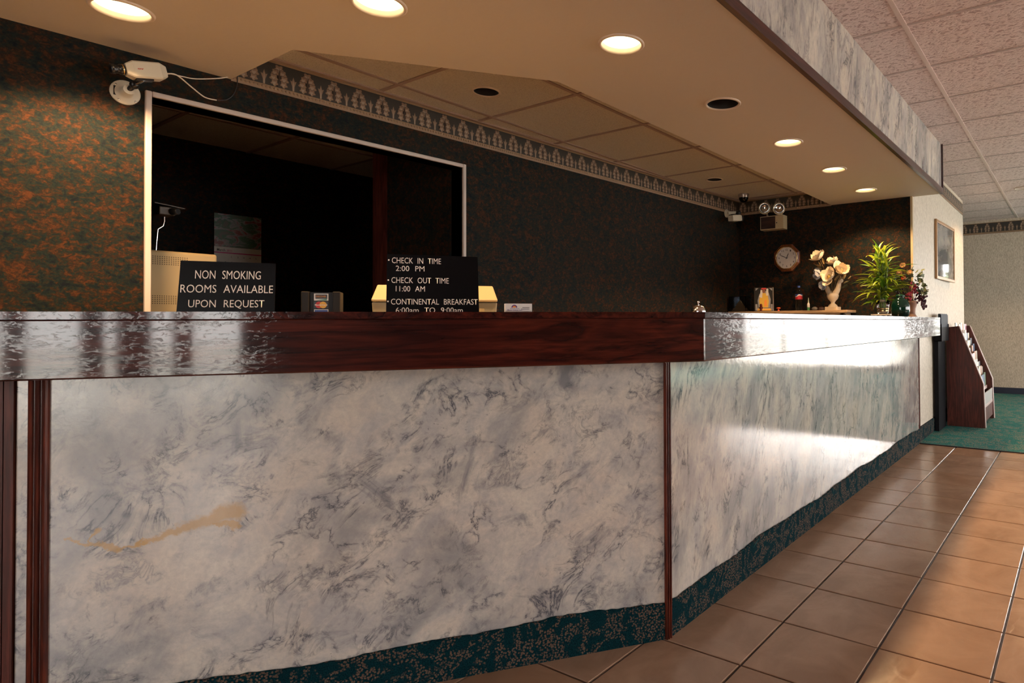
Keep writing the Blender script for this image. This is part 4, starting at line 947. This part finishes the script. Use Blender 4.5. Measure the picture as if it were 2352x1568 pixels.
# urn with lyre handles
p = on_shelf(1913, 5.42); M_ceram = paint('cream_ceramic', (.62, .50, .36), .4, .15, 40)
ur = thing('flower_urn', 'cream lyre-shaped urn with two curling arms on the shelf end', 'vase', p)
bevel(MB().box((-.055, -.055, 0), (.055, .055, .03)).build('plinth', M_ceram, ur), .003)
MB().lathe([(.045, .03), (.036, .045), (.018, .060), (.017, .068), (.024, .080), (.044, .102), (.052, .125), (.050, .142), (.042, .150)], 32).build('bowl', M_ceram, ur)
for s in (-1, 1):
    pts = [Vector((0, s*y, z)) for y, z in ((.020, .142), (.040, .175), (.052, .205), (.058, .235), (.068, .258), (.082, .262), (.084, .25))]
    MB().tube(smooth_path(pts), [.028-.018*(i/36) for i in range(37)], 14).build('arm', M_ceram, ur)
    q = MB().ball((0, s*.076, .250), .014, 10, 6); q.build('scroll', M_ceram, ur)
# magnolias
bq = thing('silk_magnolias', 'cream silk magnolia bouquet rising from the lyre urn', 'flowers', p+Vector((0, 0, .15)))
M_pet = MAT('cream_petal', (.66, .55, .40), .6); M_pet.node_tree.nodes['Principled BSDF'].inputs['Subsurface Weight'].default_value = .0
M_fc = MAT('flower_centre', (.35, .25, .07), .7); M_tw = MAT('brown_twig', (.12, .075, .03), .8); M_lfb = MAT('dry_gold_leaf', (.24, .15, .05), .7); M_lfd = MAT('dark_leaf', (.03, .035, .015), .6)
def petal_mesh(L, w_, cup, name, mat, nu=6, nv=5):
    mb = MB(); vs = []; fs = []
    for i in range(nu+1):
        u = i/nu; ww = w_*math.sin(math.pi*min(.97, .12+.80*u**.9))**.8; 
        for j in range(nv):
            s = (j/(nv-1))*2-1; r = L*u
            vs.append((r*math.cos(cup*u), ww*s, r*math.sin(cup*u)+.35*ww*s*s+.04*L*math.sin(6*s+5*u)*u))
    for i in range(nu):
        for j in range(nv-1): fs.append((i*nv+j, (i+1)*nv+j, (i+1)*nv+j+1, i*nv+j+1))
    mb.add(vs, fs, True); return mb.mesh(name, mat)
pm = [petal_mesh(.062, .030, .75, 'petal', M_pet), petal_mesh(.056, .028, 1.05, 'petal', M_pet), petal_mesh(.068, .030, .45, 'petal', M_pet)]
M_pblue = MAT('blue_white_petal', (.38, .38, .42), .6); pmb = petal_mesh(.06, .028, .9, 'petal', M_pblue)
cen = MB().ball((0, 0, .012), .014, 10, 6, (1, 1, 1.1)).mesh('flower_centre', M_fc)
def SP(px, py, X=5.40): return atX(px, py, X)-(p+Vector((0, 0, .15)))
rn = random.Random(5)
def flower(pos, face, sc, blue=False, n_=7):
    face = face.normalized(); Mf = Matrix.Translation(pos) @ face.to_track_quat('Z', 'Y').to_matrix().to_4x4() @ Matrix.Scale(sc, 4)
    f = link('flower', cen, bq, Mf)
    for k in range(n_):
        q = link('petal', pmb if blue else pm[k % 3], f, Matrix.Rotation(2*math.pi*k/n_+rn.uniform(-.2,.2), 4, 'Z') @ Matrix.Rotation(rn.uniform(-.25,.15), 4, 'Y'))
    MB().tube(smooth_path([Vector((0, 0, -.02)), pos*.45+Vector((0, 0, .02)), pos-face*.01*sc], 5), .0022, 6).build('stem', M_tw, bq)
flower(SP(1882,595,5.38), Vector((-.55, .35, .75)), 1.5); flower(SP(1929,624,5.36), Vector((-.6, -.45, .6)), 1.55); flower(SP(1906,638,5.32), Vector((-.85, .1, .45)), 1.5)
flower(SP(1913,606,5.42), Vector((-.4, .1, .9)), 1.25); flower(SP(1886,630,5.40), Vector((-.6, .7, .1)), 1.25, True); flower(SP(1896,654,5.35), Vector((-.8, .5, -.1)), 1.0, True)
lfm = [petal_mesh(.10, .018, .5, 'leaf', M_lfb), petal_mesh(.09, .02, .3, 'leaf', M_lfd)]
for k in range(34):
    px, py = rn.choice([(1890,612),(1905,650),(1925,645),(1940,640),(1935,655),(1885,640),(1915,655)]); pos = SP(px+rn.uniform(-8,8), py+rn.uniform(-8,8), 5.42+rn.uniform(-.03,.04))
    d = Vector((rn.uniform(-.6,.4), (-.5 if px > 1912 else .5)+rn.uniform(-.5,.5), rn.uniform(-.2,.8))).normalized()
    link('leaf', lfm[0 if rn.random() < .6 else 1], bq, Matrix.Translation(pos) @ d.to_track_quat('X', 'Z').to_matrix().to_4x4() @ Matrix.Rotation(rn.uniform(-1,1), 4, 'X') @ Matrix.Scale(rn.uniform(.35,.8), 4))
# ---- bamboo in a glass vase on a little stand
bp_ = atX(2028, 720, 5.1); bp_.z = ZT
ps = thing('plant_stand', 'tiny pierced white stand under the bamboo vase', 'stand', bp_)
M_wc = MAT('white_ceramic', (.6, .56, .5), .4)
MB().box((-.075, -.075, .018), (.075, .075, .026)).build('stand_top', M_wc, ps)
for k in range(12):
    a = 2*math.pi*k/12; MB().lathe([(.007, 0), (.005, .01), (.007, .018)], 8).build('stand_foot', M_wc, ps).location = (.066*max(-1, min(1, 1.3*math.cos(a))), .066*max(-1, min(1, 1.3*math.sin(a))), 0)
gv = thing('glass_vase', 'small clear glass vase with gold bands holding the bamboo', 'vase', bp_+Vector((0, 0, .026)))
MB().lathe([(.040, .0), (.042, .01), (.048, .06), (.056, .115), (.054, .115), (.046, .06), (.039, .012), (.001, .010)], 32, cap=False).build('vessel', M_glass, gv)
MB().lathe([(.0435, .022), (.0445, .032)], 32, cap=False).build('gold_band', M_brass, gv); MB().lathe([(.0445, .040), (.0455, .047)], 32, cap=False).build('gold_band', M_brass, gv)
bm_ = thing('lucky_bamboo', 'bushy bright green lucky bamboo plant in glass vase', 'plant', bp_+Vector((0, 0, .040)))
M_stalk = MAT('bamboo_stalk', (.12, .20, .03), .45)
def leafmat(name, c1, c2):
    m = MAT(name, rough=.38); n = NT(m); oi = n.n('ObjectInfo'); sx = n.n('SeparateXYZ'); n.l(n.coord(), sx.inputs[0])
    c = n.mix(oi.outputs['Random'], c1, c2); n.color(c); n.b.inputs['Subsurface Weight'].default_value = 0
    tl_ = n.n('BsdfTranslucent'); n.l(c, tl_.inputs[0]); mx = n.n('MixShader'); mx.inputs[0].default_value = .3
    out = n.t.nodes['Material Output']; n.l(n.b.outputs[0], mx.inputs[1]); n.l(tl_.outputs[0], mx.inputs[2]); n.l(mx.outputs[0], out.inputs[0]); return m
M_lf = leafmat('bamboo_leaf_green', (.075, .20, .012), (.36, .42, .035))
def blade(L, w_, droop, seg=7):
    mb = MB(); vs = []; fs = []; x = z = 0; a = 0
    for i in range(seg+1):
        u = i/seg; ww = w_*(math.sin(math.pi*(.10+.90*u))**.75 if u < 1 else 0)
        vs += [(x, -ww, z+.35*ww), (x, 0, z), (x, ww, z+.35*ww)]
        x += L/seg*math.cos(a); z += L/seg*math.sin(a); a -= droop/seg*(1.0+u)
    for i in range(seg): 
        for j in range(2): fs.append((3*i+j, 3*i+3+j, 3*i+4+j, 3*i+1+j))
    mb.add(vs, fs, True); return mb.mesh('leaf', M_lf)
blades = [blade(.20, .0125, .4), blade(.23, .012, .8), blade(.18, .013, 1.2), blade(.25, .012, .7), blade(.15, .012, .5)]
rn = random.Random(21)
for k in range(14):
    a = k*2.4; r0 = .006+.028*((k*7) % 14)/14; tx_, ty_ = r0*math.cos(a)*2.6, r0*math.sin(a)*2.6
    Hs = [.49, .20, .42, .30, .46, .36, .18, .40, .28, .47, .24, .44, .33, .38][k]
    base_ = Vector((r0*math.cos(a), r0*math.sin(a), .0)); topv = Vector((tx_, ty_, Hs))
    MB().tube([base_, base_.lerp(topv, .5)+Vector((0, 0, .01)), topv], .0052, 8).build('stalk', M_stalk, bm_)
    nl = 13
    for q in range(nl):
        u = .34+.66*(q+rn.random()*.5)/nl; pos = base_.lerp(topv, u); az = q*2.4+rn.uniform(-.4,.4)+a
        el = R(rn.uniform(5, 40)) if u < .85 else R(rn.uniform(45, 85))
        Mq = Matrix.Translation(pos) @ Matrix.Rotation(az, 4, 'Z') @ Matrix.Rotation(-el, 4, 'Y') @ Matrix.Rotation(rn.uniform(-.5,.5), 4, 'X') @ Matrix.Scale(rn.uniform(.7,1.12), 4)
        link('leaf', rn.choice(blades), bm_, Mq)
# ---- green jar
jp = atX(2068, 722, 4.95); jp.z = ZT; jr = thing('green_jar', 'dark green glossy round jar right of the bamboo', 'jar', jp)
MB().lathe([(.045, 0), (.062, .012), (.070, .05), (.070, .085), (.060, .12), (.040, .140), (.030, .146), (.030, .156), (.034, .160)], 40).build('vessel', MAT('green_glaze', (.002, .018, .012), .05, 0, .6), jr)
MB().lathe([(.033, .160), (.034, .168), (.010, .176)], 28).build('lid', MAT('green_lid', (.01, .05, .03), .15), jr)
# ---- vase with grapes and silk flowers
vp = atX(2096, 722, 5.22); vp.z = ZT; pv = thing('terracotta_vase', 'slim pinkish vase at the far counter end', 'vase', vp)
MB().lathe([(.040, 0), (.030, .012), (.022, .03), (.024, .07), (.038, .11), (.046, .13), (.042, .13), (.034, .11)], 28, cap=False).build('vessel', paint('pink_clay', (.32, .18, .13), .6), pv)
ga = thing('grape_arrangement', 'artificial arrangement of dark grapes, ivy and red flowers behind the bamboo', 'flowers', vp+Vector((0, 0, .11)))
OG = vp+Vector((0, 0, .11))
def GP(px, py, X): return atX(px, py, X)-OG
M_gr = MAT('purple_grape', (.035, .008, .02), .25); M_gr2 = MAT('crimson_grape', (.20, .012, .035), .3); M_iv = MAT('ivy_leaf', (.035, .06, .025), .55); M_iv2 = MAT('ivy_leaf_pale', (.11, .13, .06), .55)
rn = random.Random(8)
for (cx, cy, n_, sp, mt, X) in ((2118,685,34,12,M_gr,5.15), (2110,672,24,10,M_gr,5.18), (2065,672,22,9,M_gr,5.2), (2088,680,20,8,M_gr2,5.1), (2100,662,18,8,M_gr2,5.12), (2122,700,14,7,M_gr,5.15)):
    q = MB()
    for k in range(n_):
        a = GP(cx+rn.gauss(0, sp*.5), cy+rn.gauss(0, sp*.7), X+rn.uniform(-.03,.03)); q.ball(a, .0085, 8, 5)
    q.build('grape_cluster', mt, ga)
    MB().tube(smooth_path([Vector((0, 0, 0)), GP(cx, cy-26, X)*.8, GP(cx, cy, X)], 5), .0025, 6).build('stem', M_tw, ga)
def ivy(mat):
    pts = [(0, 0), (.012, -.010), (.026, -.014), (.024, .0), (.040, .008), (.024, .012), (.026, .026), (.012, .018), (.0, .012)]
    pts = [(x, y-.004) for x, y in pts]; mb = MB(); mb.add([(x, y, .006*math.sin(40*x)+.004*abs(y)*40*.1) for x, y in pts], [tuple(range(len(pts)))]); return mb.mesh('leaf', mat)
ivm = [ivy(M_iv), ivy(M_iv2)]
for k in range(95):
    cx, cy, s1, s2, X = rn.choice([(2118,640,6,16,5.18),(2124,665,8,12,5.16),(2080,640,14,14,5.2),(2100,655,10,12,5.2),(2065,650,12,12,5.22),(2095,630,10,12,5.2)])
    d = Vector((rn.uniform(-1,.2), rn.uniform(-1,1), rn.uniform(-.6,.8))).normalized()
    link('leaf', rn.choice(ivm), ga, Matrix.Translation(GP(cx+rn.gauss(0,s1*.6), cy+rn.gauss(0,s2*.6), X+rn.uniform(-.04,.04))) @ d.to_track_quat('X', 'Z').to_matrix().to_4x4() @ Matrix.Rotation(rn.uniform(-1.5,1.5), 4, 'X') @ Matrix.Scale(rn.uniform(.7,1.2), 4))
MB().tube(smooth_path([Vector((0,0,0)), GP(2106,660,5.19), GP(2120,640,5.18), GP(2117,618,5.18)], 5), .002, 6).build('stem', M_tw, ga); MB().tube(smooth_path([Vector((0,0,0)), GP(2112,668,5.17), GP(2134,665,5.16)], 5), .0015, 6).build('stem', M_tw, ga)
pr = [petal_mesh(.03, .014, .9, 'petal', MAT('orange_red_petal', (.45, .07, .02), .6)), petal_mesh(.032, .016, .8, 'petal', MAT('peach_petal', (.55, .33, .16), .6))]
cs_ = MB().ball((0,0,.006), .007, 8, 5).mesh('flower_centre', M_fc)
for (x, y, k) in ((2075,612,1), (2078,640,0), (2066,630,1), (2092,628,1)):
    pos = GP(x, y, 5.14); fc_ = link('flower', cs_, ga, Matrix.Translation(pos) @ Vector((-.8,rn.uniform(-.4,.4),.5)).to_track_quat('Z','Y').to_matrix().to_4x4())
    for q in range(6): link('petal', pr[k], fc_, Matrix.Rotation(q*1.047, 4, 'Z'))
    MB().tube(smooth_path([Vector((0,0,0)), pos*.5, pos], 5), .0015, 6).build('stem', M_tw, ga)
# ---- framed picture on the beige wall
pc = thing('framed_picture', 'glazed framed picture hanging on the sunlit beige wall', 'picture', (6.585, WALL_Y-.002, 1.478), R(-2.0)); PW, PH = .875, .592
for a_ in (((0, -.022, 0), (.03, 0, PH)), ((PW-.03, -.022, 0), (PW, 0, PH)), ((.03, -.022, 0), (PW-.03, 0, .03)), ((.03, -.022, PH-.03), (PW-.03, 0, PH))): bevel(MB().box(*a_).build('frame_bar', MAT('gilt_frame', (.36, .20, .09), .35, .3), pc), .003)
m = MAT('muted_print', rough=.04); n = NT(m); n.color(n.ramp(n.noise(n.coord((2, 1, 3)), 2.2, 5, .6, .4), [(.35, (.10, .11, .12)), (.55, (.20, .19, .18)), (.7, (.30, .27, .24))]))
MB().box((.03, -.012, .03), (PW-.03, -.004, PH-.03)).build('glazed_print', m, pc)
# ---- brochure rack
rk = thing('brochure_rack', 'sloped mahogany floor rack full of brochures against the beige wall', 'rack', (6.83, 1.12, 0)); RW = .77
prof = [(0, 0), (0, .995), (-.115, 1.008), (-.330, .437), (-.345, .002)]
for x in (0, RW-.018):
    mb = MB(); n = len(prof); vs = [(x, p_[0], p_[1]) for p_ in prof]+[(x+.018, p_[0], p_[1]) for p_ in prof]
    mb.add(vs, [tuple(range(n)), tuple(range(n, 2*n))[::-1]]+[(i, n+i, n+(i+1)%n, (i+1)%n) for i in range(n)]); mb.build('side_panel', M_rack, rk)
MB().box((.018, -.012, .06), (RW-.018, 0, .99)).build('back_panel', M_rack, rk)
M_edge = MAT('pale_rack_edge', (.55, .42, .40), .35)  # much paler than the rack boards
for x in (-.001, RW-.019):
    MB().tube([(x+.01, -.117, 1.006), (x+.01, -.332, .437), (x+.01, -.347, .01)], .0085, 6).build('edge_band', M_edge, rk)
bmats = [MAT('brochure_%d' % i, c, .4) for i, c in enumerate([(.70,.66,.60), (.20,.22,.26), (.62,.58,.50), (.35,.16,.10), (.10,.16,.28), (.50,.52,.50), (.22,.30,.22), (.66,.60,.55), (.40,.20,.28)])]
rn = random.Random(13); tiers = 8
bmesh_ = {}
def bro(mi, h_):
    if (mi, h_) not in bmesh_: bmesh_[mi, h_] = MB().box((0, 0, 0), (.098, .008, h_)).mesh('brochure', bmats[mi])
    return bmesh_[mi, h_]
GB = 'brochures in the wooden rack'; ORD = ['first', 'second', 'third', 'fourth', 'fifth', 'sixth', 'seventh', 'eighth', 'ninth']; BCOL = ['cream', 'slate', 'ivory', 'brown', 'blue', 'grey', 'green', 'pale', 'pink']
for k in range(tiers):
    u = k/(tiers-1); z = .33+.54*u; y = -.268+.185*u
    MB().box((.018, y-.012, z), (RW-.018, y+.03, z+.006)).build('tier_shelf', M_rack, rk)
    MB().box((.018, y-.014, z), (RW-.018, y-.010, z+(.02 if k else .035))).build('tier_lip', M_edge if k == 0 else M_rack, rk)
    for q in range(7):
        if rn.random() < .08: continue
        mi_ = rn.randrange(9); hh_ = rn.choice([.13, .15, .165]); o = link('brochure', bro(mi_, hh_)); o.location = (6.83+.022+q*.103+rn.uniform(0,.004), 1.12+y-.006, z+.0065); o.rotation_euler = (R(-rn.uniform(1, 3)), 0, 0)
        tag(o, '%s brochure, %s from the near side, %s tier from the floor' % (BCOL[mi_], ORD[q], ORD[k]), 'brochure', GB)
MB().box((.018, -.335, .19), (RW-.018, -.323, .215)).build('front_rail', M_edge, rk); MB().box((.018, -.335, .05), (RW-.018, -.322, .19)).build('kick_board', M_rack, rk)
MB().box((.018, -.333, .215), (RW-.018, -.325, .335)).build('front_pocket', MAT('clear_pocket', (.45, .43, .42), .3), rk)
# ---- slim black booklet stand against the wall
M_stand = MAT('matt_black_stand', (.005, .005, .007), .7, 0, .15)
bs = thing('booklet_stand', 'slim black stand with blue booklets between counter end and brochure rack', 'stand', (6.40, WALL_Y-.014, 0))
MB().box((.02, -.04, .0), (.38, -.005, 1.03)).build('back_board', M_stand, bs); MB().box((.0, -.075, .87), (.40, -.07, 1.0)).build('front_plate', M_stand, bs); MB().box((.0, -.075, .865), (.40, -.005, .872)).build('pocket_floor', M_stand, bs)
for s in (0, .396): MB().box((s, -.075, .865), (s+.004, -.005, 1.03)).build('pocket_side', M_stand, bs)
M_bk = [MAT('booklet_navy', (.006, .012, .028), .6, 0, .2), MAT('booklet_teal', (.012, .035, .04), .6, 0, .2), MAT('booklet_grey', (.07, .085, .085), .6, 0, .2)]
for k in range(9):
    o = MB().box((0, 0, 0), (.37, .0028, .245+.006*(k % 3))).build('booklet', M_bk[(k*2) % 3 if k > 2 else 0]); o.location = (6.415, WALL_Y-.0835+.0031*k, .8725)
    tag(o, '%s booklet from the front in the slim black stand' % ORD[k], 'booklet', 'booklets in the slim black stand')
